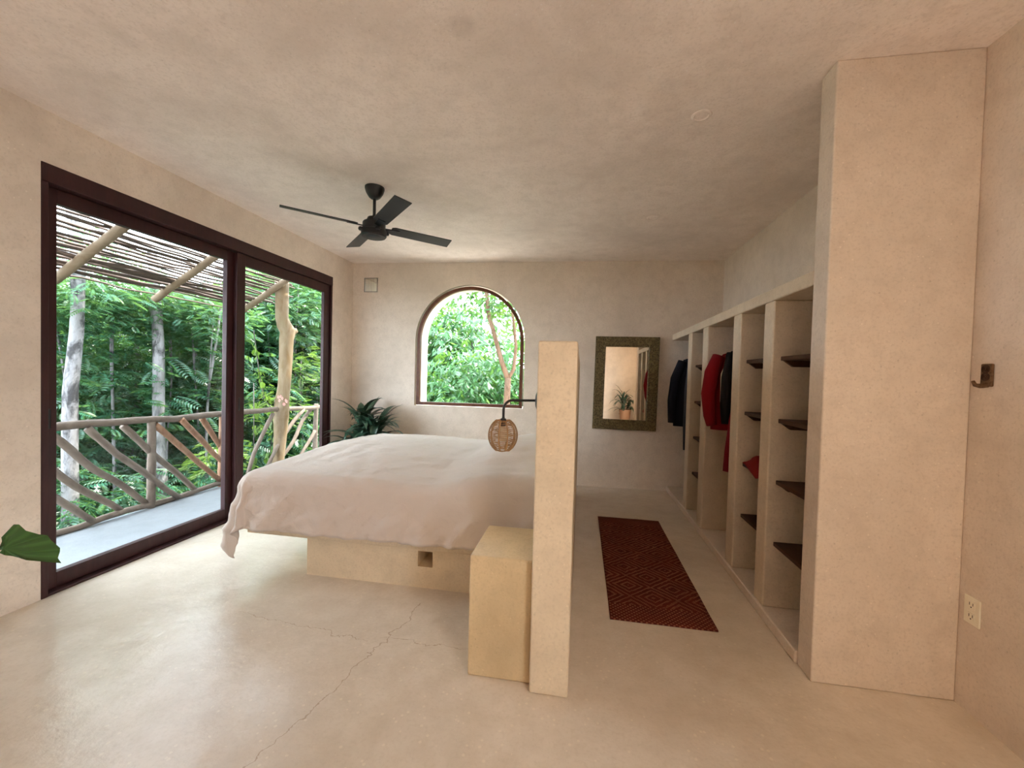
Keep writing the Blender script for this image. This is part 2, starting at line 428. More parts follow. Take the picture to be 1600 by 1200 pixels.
# back wall with the arched window and the little vent hole
WX0, WX1, WZ0, WZS = -2.205, -0.735, 0.955, 1.83
WR = (WX1 - WX0) / 2; WC = (WX0 + WX1) / 2
VX0, VX1, VZ0, VZ1 = -2.945, -2.750, 2.468, 2.662
NA = 64
def arch_z(x): return WZS + math.sqrt(max(0, WR * WR - (x - WC) ** 2))
def back_wall():
    bm = MB()
    xs = [XL, VX0, VX1, WX0] + [WC - WR * math.cos(PI * k / NA) for k in range(1, NA)] + [WX1, XR]
    def P(x, z, d): return (x, yb(x) + d, z)
    quads = []
    for x0, x1 in zip(xs, xs[1:]):
        if abs(x0 - VX0) < 1e-6: iv = [((0, 0), (VZ0, VZ0)), ((VZ1, VZ1), (ZC, ZC))]
        elif x0 > WX0 - 1e-6 and x1 < WX1 + 1e-6: iv = [((0, 0), (WZ0, WZ0)), ((arch_z(x0), arch_z(x1)), (ZC, ZC))]
        else: iv = [((0, 0), (ZC, ZC))]
        for (a0, a1), (b0, b1) in iv:
            for d in (0, TH): quads.append([P(x0, a0, d), P(x1, a1, d), P(x1, b1, d), P(x0, b0, d)])
            if a0 > 0.01: quads.append([P(x0, a0, 0), P(x1, a1, 0), P(x1, a1, TH), P(x0, a0, TH)])
            if b0 < ZC - .01: quads.append([P(x0, b0, 0), P(x1, b1, 0), P(x1, b1, TH), P(x0, b0, TH)])
    for x, z0, z1 in ((WX0, WZ0, WZS), (WX1, WZ0, WZS), (VX0, VZ0, VZ1), (VX1, VZ0, VZ1)):
        quads.append([P(x, z0, 0), P(x, z1, 0), P(x, z1, TH), P(x, z0, TH)])
    for q in quads: bm.poly(q, [(0, 1, 2, 3)])
    return bm.build('wall_back', m_wall)
back_wall()['kind'] = 'structure'

# window_1: arched wooden frame, sill rail and a pane
w1 = empty('window_1', (WC, yb(WC), WZ0), kind='structure')
def arch_path(inset, z_lo):
    r = WR - inset; x0, x1 = WX0 + inset, WX1 - inset
    pts = [(x0, z_lo), (x0, WZS)] + [(WC - r * math.cos(PI * k / NA), WZS + r * math.sin(PI * k / NA)) for k in range(1, NA)] + [(x1, WZS), (x1, z_lo)]
    return pts
def arch_frame(i0, i1, d0, d1):
    mb = MB(); o = arch_path(i0, WZ0 + 0.008); n = arch_path(i1, WZ0 + 0.008)
    rings = []
    for (ox, oz), (nx, nz) in zip(o, n):
        rings.append([mb.bm.verts.new((x, yb(x) + d, z)) for x, z, d in ((ox, oz, d0), (nx, nz, d0), (nx, nz, d1), (ox, oz, d1))])
    for a, b in zip(rings, rings[1:]):
        for k in range(4): mb.bm.faces.new((a[k], a[(k + 1) % 4], b[(k + 1) % 4], b[k]))
    mb.bm.faces.new(rings[0]); mb.bm.faces.new(rings[-1][::-1])
    return mb
arch_frame(0.018, 0.058, 0.018, 0.075).build('window_frame', m_winframe, w1, angle=30)
sb = MB(); sb.prism([(WX0 + 0.058, yb(WX0) + 0.018, WZ0 + 0.008), (WX1 - 0.058, yb(WX1) + 0.018, WZ0 + 0.008), (WX1 - 0.058, yb(WX1) + 0.075, WZ0 + 0.008), (WX0 + 0.058, yb(WX0) + 0.075, WZ0 + 0.008)], (0, 0, 0.042))
sb.build('window_sill', m_winframe, w1, bevel=0.004)
gp = arch_path(0.05, WZ0 + 0.04)
MB().prism([(x, yb(x) + 0.045, z) for x, z in gp], (0, 0.006, 0)).build('pane', m_glass, w1)

# ventilation opening: thin steel rim and a fine mesh
vt = empty('wall_vent', (VX0, yb(VX0), VZ0), 'square grey ventilation opening high in the back wall near the left corner', 'vent')
rim = MB(); t_ = 0.010
for a, b in (((VX0, VZ0), (VX1, VZ0 + t_)), ((VX0, VZ1 - t_), (VX1, VZ1)), ((VX0, VZ0 + t_), (VX0 + t_, VZ1 - t_)), ((VX1 - t_, VZ0 + t_), (VX1, VZ1 - t_))):
    y = yb((VX0 + VX1) / 2); rim.box((a[0], y - 0.004, a[1]), (b[0], y + 0.012, b[1]))
rim.build('rim', m_steel, vt)
scr = MB()
for k in range(1, 8):
    x = VX0 + (VX1 - VX0) * k / 8; z = VZ0 + (VZ1 - VZ0) * k / 8
    scr.box((x - 0.0009, yb(x) + 0.02, VZ0), (x + 0.0009, yb(x) + 0.022, VZ1)); scr.box((VX0, yb(VX0) + 0.022, z - 0.0009), (VX1, yb(VX0) + 0.024, z + 0.0009))
tag(scr.build('mesh_screen', m_steel, vt), kind='stuff')

# ------------------------------------------------------------------ sliding door (door_1)
d1 = empty('door_1', (XL, 3.32, 0), kind='structure')
MB().box((XL - 0.13, 1.912, 2.452), (XL + 0.004, 4.735, 2.56), 0.003).build('header', m_door, d1)
MB().box((XL - 0.13, 1.912, 0.0), (XL + 0.002, 1.945, 2.452), 0.003).build('jamb', m_door, d1)
MB().box((XL - 0.13, 4.702, 0.0), (XL + 0.002, 4.735, 2.452), 0.003).build('jamb', m_door, d1)
MB().box((XL - 0.14, 1.945, -0.01), (XL - 0.005, 4.702, 0.014), 0.002).build('threshold', m_door, d1)
def sash(x0, x1, y0, y1, sl, sr, zt, zbm, ztop):
    s = empty('sliding_sash', (0, 0, 0)); s.parent = d1; s.matrix_parent_inverse = Matrix.Translation(-Vector(d1.location))
    def part(name, mb, mat):
        o = mb.build(name, mat); o.parent = s; return o
    part('stile', MB().box((x0, y0, 0.016), (x1, y0 + sl, ztop), 0.003), m_door)
    part('stile', MB().box((x0, y1 - sr, 0.016), (x1, y1, ztop), 0.003), m_door)
    part('top_rail', MB().box((x0, y0 + sl, zt), (x1, y1 - sr, ztop), 0.003), m_door)
    part('bottom_rail', MB().box((x0, y0 + sl, 0.016), (x1, y1 - sr, zbm), 0.003), m_door)
    xm = (x0 + x1) / 2
    part('pane', MB().box((xm - 0.003, y0 + sl, zbm), (xm + 0.003, y1 - sr, zt)), m_glass)
    pull = MB().box((x1 - 0.002, y0 + 0.030, 1.0), (x1 + 0.0015, y0 + 0.046, 1.12), 0.004).box((x1 - 0.001, y0 + 0.034, 1.008), (x1 + 0.0025, y0 + 0.042, 1.112), 0.003)
    part('pull', pull, m_black)
sash(XL - 0.105, XL - 0.0585, 1.947, 3.315, 0.075, 0.075, 2.362, 0.108, 2.45)
sash(XL - 0.058, XL - 0.018, 3.305, 4.700, 0.095, 0.105, 2.348, 0.11, 2.45)

# ------------------------------------------------------------------ bed, headboard wall, nightstand
head = MB().box((-0.187, 1.777, 0), (-0.017, 4.95, 1.55)).build('headboard_partition', m_built, bevel=0.009)
tag(head, 'tall narrow cream plaster partition standing at the head of the bed', 'partition')
ns = MB().box((-0.482, 1.828, 0), (-0.188, 2.225, 0.562)).build('nightstand', m_stand, bevel=0.010)
tag(ns, 'ochre plaster block nightstand at the near corner of the bed', 'nightstand')
bed = empty('bed', (-1.2, 3.4, 0), 'built-in plaster platform bed with a raised base and overhanging slab', 'bed')
bx0, bx1, by0, by1, bzt = -1.808, -0.189, 2.52, 4.27, 0.28
nx0, nx1, nz0, nz1 = -1.012, -0.912, 0.138, 0.240       # small square opening through the base
bb = MB()
bb.box((bx0, by0, 0), (nx0, by1, bzt)); bb.box((nx1, by0, 0), (bx1, by1, bzt)); bb.box((nx0, by0, 0), (nx1, by1, nz0)); bb.box((nx0, by0, nz1), (nx1, by1, bzt)); bb.box((nx0, by0 + 0.25, nz0), (nx1, by1, nz1))
bb.build('base', m_built, bed)
MB().box((-2.21, 2.445, bzt), (-0.189, 4.36, 0.37)).build('slab', m_built, bed, bevel=0.008)
MB().box((-2.17, 2.49, 0.37), (-0.215, 4.31, 0.655), 0.05, 4).build('mattress', m_mattress, bed, smooth=True)

def bedspread():
    X0, X1, Y0, Y1 = -2.17, -0.215, 2.50, 4.30     # flat top region
    zt = 0.705; R = 0.085
    nu, nv = 170, 150
    LF, LN = 0.50, 0.44                           # cloth overhang at the foot and the sides
    us = np.linspace(X0 - LF, X1, nu); vs = np.linspace(Y0 - LN, Y1 + LN, nv)
    verts = []
    for v in vs:
        for u in us:
            dx = max(0.0, X0 - u); dy = (Y0 - v) if v < Y0 else (v - Y1 if v > Y1 else 0.0)
            sy = -1 if v < Y0 else 1
            r = math.hypot(dx, dy) if dx > 0 and dy > 0 else dx + dy
            cx, cy = max(u, X0), min(max(v, Y0), Y1)
            # top surface: slight crown, hollow in the middle, pillows near the head
            z = zt + 0.030 * math.sin(PI * min(1, max(0, (cy - Y0) / (Y1 - Y0)))) + 0.012 * mnoise.noise(Vector((cx * 1.7, cy * 1.7, 3)))
            hp = max(0.0, min(1.0, (cx + 0.95) / 0.45)); hp = hp * hp * (3 - 2 * hp)
            z += 0.115 * hp * (0.80 + 0.2 * math.cos((cy - 3.4) * 3.4))
            z -= 0.020 * math.exp(-((cx + 1.0) / 0.35) ** 2)
            hem = max(0.0, min(1.0, (r - 0.02) / 0.36)); hem = hem * hem * (3 - 2 * hem)
            z = z * (1 - hem) + (zt + 0.02) * hem
            wr = 0.010 * mnoise.noise(Vector((cx * 3, cy * 9, 1))) + 0.006 * mnoise.noise(Vector((cx * 12, cy * 5, 7)))
            x, y = cx, cy
            if r > 0:
                a = math.atan2(dy, dx)              # direction in plan, 0 = foot, pi/2 = side
                ox, oy = -math.cos(a), sy * math.sin(a)
                q = R * PI / 2
                if r < q: out = R * math.sin(r / R); dn = R * (1 - math.cos(r / R))
                else: out = R; dn = R + (r - q)
                # folds running down, stronger towards the hem and at the corner
                k = max(0.0, min(1.0, (r - 0.05) / 0.4))
                corner = math.sin(2 * a) if dx > 0 and dy > 0 else 0.0
                if corner > 0:
                    out += k * (0.06 * math.sin(a * 6.0 - 0.7) * corner + 0.035 * corner)
                s = cx * 1.0 + cy * 1.0
                out += k * (0.030 * mnoise.noise(Vector((cx * 6 + dn * 5.0, cy * 6 + dn * 2.0, 2.1))) + 0.020 * mnoise.noise(Vector((cx * 13 + dn * 10, cy * 14, 5.3 + dn))))
                out += 0.018 * k * max(0.0, 1 - 3.5 * abs(mnoise.noise(Vector((cx * 2.6 + dn * 4.5, cx * 1.2 - dn * 2.2 + cy, 4.4)))))
                out += 0.008 * k * max(0.0, 1 - 3.0 * abs(mnoise.noise(Vector((cx * 7 + dn * 8, cx * 3 - dn * 5 + cy, 9.4)))))
                out += 0.03 * k + k * 0.010 * mnoise.noise(Vector((cx * 11 - dn * 11, dn * 3, 8.8))) + 0.006 * k * mnoise.noise(Vector((cx * 25 - dn * 14, dn * 22, 1.8)))
                x += ox * out; y += oy * out
                z -= dn
                z += 0.012 * max(0, cx + 1.6) * k * (1 if dy > 0 else 0)
                if dx > 0 and dy > 0: z = max(z, 0.11 + 0.02 * math.sin(a * 9))
                wr *= 0.6
            z += wr
            verts.append((x, y, max(z, 0.1)))
    faces = [(j * nu + i, j * nu + i + 1, (j + 1) * nu + i + 1, (j + 1) * nu + i) for j in range(nv - 1) for i in range(nu - 1)]
    me = bpy.data.meshes.new('bedspread'); me.from_pydata(verts, [], faces)
    o = link('bedspread', me, m_spread, None, True)
    md = o.modifiers.new('thick', 'SOLIDIFY'); md.thickness = 0.006; md.offset = 1
    return tag(o, 'crumpled pale pinkish linen bedspread draped over the platform bed', 'bedspread')
bedspread()

# ------------------------------------------------------------------ wall sconce with woven shade
LX, LY = -0.364, 1.95
sc = empty('wall_sconce', (-0.187, LY, 1.28), 'black arm wall lamp with a woven rope ball shade beside the bed', 'lamp')
MB().lathe([(0.0001, -0.024), (0.03, -0.022), (0.052, -0.012), (0.056, 0.0)], (-0.187, LY, 1.280), 28, 'x').build('mount_plate', m_black, sc, angle=40)
ap = [(-0.205, LY, 1.280), (-0.31, LY, 1.277)] + [(-0.32 - 0.044 * math.sin(a), LY, 1.233 + 0.044 * math.cos(a)) for a in np.linspace(0, PI / 2, 7)] + [(LX, LY, 1.192)]
MB().tube(ap, 0.0062, 10).build('arm', m_black, sc, smooth=True)
MB().lathe([(0.004, 1.200), (0.007, 1.196), (0.007, 1.19), (0.014, 1.186), (0.014, 1.165), (0.012, 1.150), (0.0, 1.150)], (LX, LY, 0), 16).build('socket', m_black, sc, angle=40)
MB().lathe([(0.012, 1.150), (0.024, 1.146), (0.024, 1.085), (0.018, 1.078), (0.0, 1.077)], (LX, LY, 0), 20).build('bulb', m_bulb, sc, angle=40)
def shade_r(z):   # flattened ball, open below
    t = (z - 1.107) / 0.073
    return 0.069 * math.sqrt(max(0.05, 1 - (t * 0.86) ** 2 * 1.05))
sh = MB()
for k in range(22):                                # horizontal rope rings
    z = 1.036 + 0.142 * k / 21; r = shade_r(z); rr = 0.0016 if 0 < k < 21 else 0.0028
    pts = [(LX + r * math.cos(a), LY + r * math.sin(a), z + 0.0012 * math.sin(5 * a + k * 1.7)) for a in np.linspace(0, 2 * PI, 33)]
    sh.tube(pts, rr, 5, False)
for k in range(10):                                # wrapped vertical ribs
    a = 2 * PI * k / 10 + 0.2
    pts = [(LX + shade_r(z) * math.cos(a), LY + shade_r(z) * math.sin(a), z) for z in np.linspace(1.036, 1.178, 12)]
    sh.tube(pts, 0.0036, 6)
for k in range(4):
    a = k * PI / 2 + 0.4; r = shade_r(1.178)
    sh.tube([(LX + 0.010 * math.cos(a), LY + 0.010 * math.sin(a), 1.178), (LX + r * math.cos(a), LY + r * math.sin(a), 1.178)], 0.002, 5)
sh.build('lamp_shade', m_rope, sc, smooth=True)

# ------------------------------------------------------------------ ceiling fan
FX, FY = -1.664, 3.08
fan = empty('ceiling_fan', (FX, FY, ZC), 'black four-blade ceiling fan hanging from the ceiling above the bed', 'fan')
MB().lathe([(0.075, ZC), (0.076, ZC - 0.012), (0.066, ZC - 0.045), (0.045, ZC - 0.078), (0.026, ZC - 0.092), (0.0, ZC - 0.093)], (FX, FY, 0), 32).build('canopy_cup', m_black, fan, angle=35)
MB().tube([(FX, FY, ZC - 0.09), (FX, FY, 2.612)], 0.012, 14).build('downrod', m_black, fan, angle=40)
MB().lathe([(0.014, 2.640), (0.018, 2.626), (0.050, 2.620), (0.058, 2.600), (0.062, 2.588), (0.082, 2.584), (0.088, 2.575), (0.088, 2.525), (0.096, 2.520), (0.098, 2.515), (0.098, 2.478), (0.090, 2.468), (0.0, 2.466)], (FX, FY, 0), 40).build('motor_housing', m_black, fan, angle=30)
bc = MB()
bc.lathe([(0.0, 2.462), (0.055, 2.462), (0.060, 2.466)], (FX, FY, 0), 32)
bc.build('bottom_cap', m_black, fan, angle=40)
for k in range(4):
    a0 = math.radians(44.5 + 90 * k); ca, sa = math.cos(a0), math.sin(a0); ph = math.radians(-13)
    def FP(r, c, h, lift=0.0):
        cz = c * math.sin(ph) + h * math.cos(ph); cc = c * math.cos(ph) - h * math.sin(ph)
        return (FX + r * ca - cc * sa, FY + r * sa + cc * ca, 2.548 + cz + lift)
    bl = MB()
    out = [(0.135, -0.044), (0.16, -0.056), (0.655, -0.062), (0.665, 0.058), (0.16, 0.056), (0.135, 0.044)]
    top = [bl.bm.verts.new(FP(r, c, 0.003)) for r, c in out]; bot = [bl.bm.verts.new(FP(r, c, -0.003)) for r, c in out]
    bl.bm.faces.new(top); bl.bm.faces.new(bot[::-1])
    for i in range(6): bl.bm.faces.new((top[i], bot[i], bot[(i + 1) % 6], top[(i + 1) % 6]))
    b = bl.build('blade', m_fanblade, fan)
    ir = MB()
    o2 = [(0.085, -0.020), (0.12, -0.024), (0.20, -0.030), (0.20, 0.030), (0.12, 0.024), (0.085, 0.020)]
    top = [ir.bm.verts.new(FP(r, c, -0.003)) for r, c in o2]; bot = [ir.bm.verts.new(FP(r, c, -0.009)) for r, c in o2]
    ir.bm.faces.new(top); ir.bm.faces.new(bot[::-1])
    for i in range(6): ir.bm.faces.new((top[i], bot[i], bot[(i + 1) % 6], top[(i + 1) % 6]))
    ir.lathe([(0.0, 0.0), (0.018, 0.002), (0.022, 0.014), (0.018, 0.026), (0.0, 0.028)], (FX + 0.100 * ca, FY + 0.100 * sa, 2.500), 12)
    ir.build('blade_bracket', m_black, fan)

# recessed ceiling spots
for i, (x, y) in enumerate(SPOTS):
    s = empty('recessed_spotlight', (x, y, ZC), ('small round recessed ceiling spotlight nearest the closet end wall', 'small round recessed ceiling spotlight farther back over the rug')[i], 'spotlight', 'recessed ceiling spots')
    MB().lathe([(0.055, ZC - 0.0005), (0.052, ZC - 0.004), (0.040, ZC - 0.006), (0.034, ZC - 0.002), (0.033, ZC + 0.06)], (x, y, 0), 28).build('trim_ring', m_ceil, s, angle=40)
    MB().lathe([(0.0, ZC + 0.055), (0.034, ZC + 0.055)], (x, y, 0), 20).build('housing', m_dark, s)
    MB().lathe([(0.0, ZC + 0.022), (0.018, ZC + 0.020), (0.022, ZC + 0.026), (0.020, ZC + 0.05), (0.0, ZC + 0.054)], (x + 0.007, y, 0), 16).build('bulb', m_steel, s, angle=40)

# ------------------------------------------------------------------ closet
CX = 1.10
clo = empty('closet', (CX, 3.8, 0), 'built-in open plaster closet with five bays along the right wall', 'closet')
ye = yb(1.3) + 0.0
MB().box((CX, 2.23, 1.875), (XR, yb(CX), 1.948)).build('top_slab', m_closet, clo, bevel=0.008)
MB().box((CX - 0.012, 2.23, 0), (XR, yb(CX) - 0.005, 0.062)).build('plinth', m_wall, clo, bevel=0.008)
DIV = [(2.635, 2.762), (3.141, 3.283), (3.904, 4.060), (4.447, 4.580)]
for k, (a, b) in enumerate(DIV):
    MB().box((CX, a, 0.062), (XR, b, 1.875)).build('divider', m_closet, clo, bevel=0.010)
for bay, (a, b) in enumerate(((2.23, 2.635), (2.762, 3.141), (4.060, 4.447))):
    for z in (1.547, 1.182, 0.820, 0.456):
        s = MB().box((1.146, a, z - 0.024), (XR, b, z), 0.003).build('shelf', m_shelf, clo)
        for y0, y1 in ((a, a + 0.022), (b - 0.022, b)):
            c = MB().prism([(1.158, y0, z - 0.024), (1.206, y0, z - 0.060), (XR, y0, z - 0.060), (XR, y0, z - 0.024)], (0, y1 - y0, 0)).build('cleat', m_shelf)
            c.parent = s
for y0, y1 in ((3.283, 3.904), (4.580, 5.37)):
    MB().tube([(1.36, y0, 1.72), (1.36, y1, 1.72)], 0.012, 10).build('clothes_rail', m_shelf, clo, smooth=True)

def garment(name, y, prof, thick, mat, label, cat, sleeve=None, seed=0, hanger=True, group=None):
    """prof: list of (z, x_front, x_back, hang) cross-sections from top to bottom"""
    g = empty(name, (1.36, y, prof[-1][0]), label, cat, group)
    bm = MB(); rings = []; n = 26
    for (z, xf, xb_, w) in prof:
        ring = []
        for k in range(n):
            a = 2 * PI * k / n
            cx, rx = (xf + xb_) / 2, (xb_ - xf) / 2
            fold = 1 + 0.30 * math.sin(a * 6 + seed + z * 2.0) * (0.3 + 0.7 * (1.65 - z))
            yy = math.sin(a) * thick * w * fold
            xx = math.copysign(abs(math.cos(a)) ** 0.7, math.cos(a)) * rx
            ring.append(bm.bm.verts.new((cx + xx, y + yy + 0.01 * mnoise.noise(Vector((xx * 9, z * 6, seed))), z)))
        rings.append(ring)
    for a, b in zip(rings, rings[1:]):
        for k in range(n): bm.bm.faces.new((a[k], a[(k + 1) % n], b[(k + 1) % n], b[k]))
    bm.bm.faces.new(rings[0][::-1]); bm.bm.faces.new(rings[-1])
    bm.build('body', mat, g, smooth=True)
    if sleeve:
        for path, rad, m2 in sleeve:
            MB().tube(path, rad, 12).build('sleeve', m2, g, smooth=True)
    if hanger:
        h = MB()
        h.tube([(1.36 + 0.017 * math.cos(a), y, 1.735 + 0.017 * math.sin(a)) for a in np.linspace(PI, -0.6 * PI, 10)] + [(1.36, y, 1.69), (1.36, y, 1.66)], 0.0022, 6)
        h.tube([(1.16, y, 1.60), (1.36, y, 1.665), (1.56, y, 1.60)], 0.006, 6)
        h.build('hanger', m_black, g)
    return g
# bay with the red clothes
garment('red_shirt', 3.74, [(1.645, 1.26, 1.46, .5), (1.62, 1.18, 1.54, .9), (1.55, 1.12, 1.60, 1.1), (1.40, 1.10, 1.60, 1.2), (1.2, 1.09, 1.6, 1.3), (0.98, 1.10, 1.6, 1.3)], 0.045, m_red,
        'bright red long-sleeved shirt hanging in the third closet bay', 'shirt',
        [([(1.14, 3.72, 1.60), (1.085, 3.70, 1.46), (1.060, 3.69, 1.28), (1.075, 3.69, 1.10), (1.095, 3.69, 1.02)], [0.05, 0.060, 0.058, 0.05, 0.042], m_red)], 1)
garment('cream_shirt', 3.62, [(1.64, 1.27, 1.45, .5), (1.61, 1.19, 1.53, .9), (1.45, 1.128, 1.60, 1.1), (1.22, 1.13, 1.6, 1.2)], 0.028, m_cream,
        'cream shirt showing as a pale sliver between the red and black clothes', 'shirt', None, 2)
garment('black_jacket', 3.50, [(1.655, 1.26, 1.46, .5), (1.63, 1.16, 1.55, .9), (1.5, 1.125, 1.60, 1.1), (1.3, 1.12, 1.6, 1.2), (1.08, 1.13, 1.6, 1.2)], 0.042, m_blackcloth,
        'black jacket hanging in the third closet bay beside the red shirt', 'jacket',
        [([(1.17, 3.47, 1.61), (1.135, 3.45, 1.42), (1.125, 3.45, 1.2), (1.135, 3.45, 1.06)], [0.05, 0.052, 0.046, 0.04], m_blackcloth)], 3)
garment('patterned_dress', 3.395, [(1.62, 1.28, 1.44, .5), (1.58, 1.2, 1.52, .9), (1.35, 1.17, 1.56, 1.0), (1.1, 1.13, 1.6, 1.2), (0.85, 1.105, 1.62, 1.5), (0.70, 1.10, 1.63, 1.6)], 0.040, m_darkred,
        'long dark red patterned dress hanging nearest in the third closet bay', 'dress', None, 4)
# far bay
garment('navy_jacket', 4.98, [(1.655, 1.25, 1.46, .5), (1.62, 1.15, 1.55, .9), (1.45, 1.085, 1.6, 1.1), (1.2, 1.06, 1.6, 1.2), (0.95, 1.055, 1.6, 1.3), (0.86, 1.06, 1.6, 1.3)], 0.05, m_navy,
        'dark navy jacket hanging in the last closet bay by the back wall', 'jacket',
        [([(1.14, 4.98, 1.60), (1.065, 4.96, 1.40), (1.035, 4.95, 1.15), (1.04, 4.95, 0.90)], [0.05, 0.055, 0.05, 0.045], m_navy)], 5)
garment('blue_grey_trousers', 4.78, [(1.62, 1.22, 1.50, .6), (1.58, 1.15, 1.56, .8), (1.3, 1.125, 1.58, 1.0), (0.9, 1.12, 1.58, 1.0), (0.62, 1.13, 1.58, 1.0)], 0.035, m_bluegrey,
        'blue grey trousers hanging in front of the navy jacket', 'trousers', None, 6)
# crumpled red cloth on a shelf of the second bay
def crumpled():
    mb = MB(); bm = mb.bm; n, m = 26, 22; g = []
    for j in range(m + 1):
        row = []
        for i in range(n + 1):
            u, v = i / n, j / m                     # u: over the shelf front -> back, v: across the bay
            x = 1.085 + 0.26 * u; y = 2.80 + 0.30 * v + 0.02 * math.sin(u * 9)
            h = max(0.0, math.sin(PI * min(1, max(0, (u - 0.12) / 0.88)))) * math.sin(PI * v) ** 0.6
            z = 0.826 + 0.085 * h * (0.75 + 0.55 * mnoise.noise(Vector((u * 4, v * 4, 3)))) + 0.022 * h * mnoise.noise(Vector((u * 13, v * 13, 8)))
            z = max(z, 0.824)
            if x < 1.142:                            # the near corner hangs over the front edge
                k = (1.142 - x) / 0.057; f = max(0.0, 1 - abs(v - 0.25) * 1.6)
                z = 0.824 - 0.055 * k * f; x = 1.141 - 0.008 * k
            row.append(bm.verts.new((x, y, z)))
        g.append(row)
    for j in range(m):
        for i in range(n): bm.faces.new((g[j][i], g[j][i + 1], g[j + 1][i + 1], g[j + 1][i]))
    o = mb.build('folded_cloth', m_darkred2, None, True)
    md = o.modifiers.new('thick', 'SOLIDIFY'); md.thickness = 0.003; md.offset = 1
    return tag(o, 'crumpled red cloth lying on a dark shelf of the second closet bay', 'cloth')
crumpled()

# ------------------------------------------------------------------ mirror, rug, hook, outlet
mir = empty('wall_mirror', (0.55, yb(0.55), 1.33), 'rectangular wall mirror with a wide embossed dark olive frame', 'mirror')
def mirror():
    cx, cz, w, h, fw, y0 = 0.551, 1.328, 0.775, 1.165, 0.128, yb(0.165) - 0.030
    ang = math.radians(0.7)
    def T(x, z): return (cx + x * math.cos(ang) + z * math.sin(ang), cz - x * math.sin(ang) * 0.3 + z * math.cos(ang))
    prof = [(0, 0.030), (0, 0.004), (0.008, 0.0), (fw - 0.022, 0.004), (fw - 0.012, 0.0), (fw, 0.010), (fw, 0.022)]
    for side in range(4):
        mb = MB(); rows = []
        for end in (0, 1):
            row = []
            for ins, d in prof:
                hw, hh = w / 2 - ins, h / 2 - ins
                c = [(-hw, -hh), (hw, -hh), (hw, hh), (-hw, hh)][(side + end) % 4]
                x, z = T(*c); row.append(mb.bm.verts.new((x, y0 + d, z)))
            rows.append(row)
        for k in range(len(prof) - 1): mb.bm.faces.new((rows[0][k], rows[1][k], rows[1][k + 1], rows[0][k + 1]))
        mb.bm.faces.new((rows[0][0], rows[0][-1], rows[1][-1], rows[1][0]))
        mb.build('frame_rail', m_mframe, mir)
    hw, hh = w / 2 - fw + 0.006, h / 2 - fw + 0.006
    pts = [T(*c) for c in ((-hw, -hh), (hw, -hh), (hw, hh), (-hw, hh))]
    MB().prism([(x, y0 + 0.016, z) for x, z in pts], (0, 0.004, 0)).build('mirror_glass', m_mirror, mir)
    pts = [T(*c) for c in ((-hw - .09, -hh - .09), (hw + .09, -hh - .09), (hw + .09, hh + .09), (-hw - .09, hh + .09))]
    MB().prism([(x, y0 + 0.031, z) for x, z in pts], (0, 0.012, 0)).build('backing_board', m_shelf, mir)
mirror()

rg = MB()
nx, ny = 24, 60
for j in range(ny + 1):
    for i in range(nx + 1):
        x = 0.207 + 0.578 * i / nx; y = 2.418 + 1.762 * j / ny
        x += 0.004 * mnoise.noise(Vector((y * 2, i / nx, 0)))
        rg.bm.verts.new((x + (0.008 if i == nx else 0) * (1 - j / ny), y, 0.009 + 0.002 * mnoise.noise(Vector((x * 6, y * 6, 0)))))
rg.bm.verts.ensure_lookup_table()
for j in range(ny):
    for i in range(nx):
        a = j * (nx + 1) + i; rg.bm.faces.new([rg.bm.verts[q] for q in (a, a + 1, a + nx + 2, a + nx + 1)])
rug = rg.build('runner_rug', m_rug, None, True)
md = rug.modifiers.new('thick', 'SOLIDIFY'); md.thickness = 0.008; md.offset = -1
tag(rug, 'dark red brown woven runner rug with diamond pattern on the floor by the closet', 'rug')

hk = empty('wall_hook', (XR, 2.03, 1.45), 'small carved brown wooden hook bracket on the right wall', 'hook')
MB().box((XR - 0.012, 2.004, 1.402), (XR, 2.052, 1.497), 0.004).build('back_plate', m_hook, hk)
car = MB()
for z in (1.443, 1.475):
    for r in (0.006, 0.012, 0.0175):
        car.tube([(XR - 0.013, 2.028 + r * math.cos(a), z + r * 0.9 * math.sin(a)) for a in np.linspace(0, 2 * PI, 19)], 0.0017, 5, False)
car.build('carving', m_shelf, hk, smooth=True)
MB().tube([(XR - 0.005, 2.028, 1.410), (XR - 0.03, 2.028, 1.404), (XR - 0.048, 2.028, 1.408), (XR - 0.056, 2.028, 1.424)], [0.012, 0.010, 0.008, 0.006], 10).build('peg', m_hook, hk, smooth=True)

ol = empty('wall_outlet', (XR, 2.042, 0.44), 'ivory double socket outlet plate low on the right wall', 'outlet')
MB().box((XR - 0.007, 2.006, 0.384), (XR, 2.078, 0.502), 0.003).build('cover_plate', m_white_plastic, ol)
for z in (0.418, 0.468):
    r = MB().box((XR - 0.009, 2.026, z - 0.016), (XR - 0.006, 2.058, z + 0.016), 0.001).build('receptacle', m_white_plastic, ol)
    sl = MB().box((XR - 0.0096, 2.033, z - 0.002), (XR - 0.0085, 2.0355, z + 0.010)).box((XR - 0.0096, 2.0485, z - 0.002), (XR - 0.0085, 2.051, z + 0.010)).box((XR - 0.0096, 2.0395, z - 0.012), (XR - 0.0085, 2.0445, z - 0.007))
    s_ = sl.build('socket_slot', m_dark); s_.parent = r

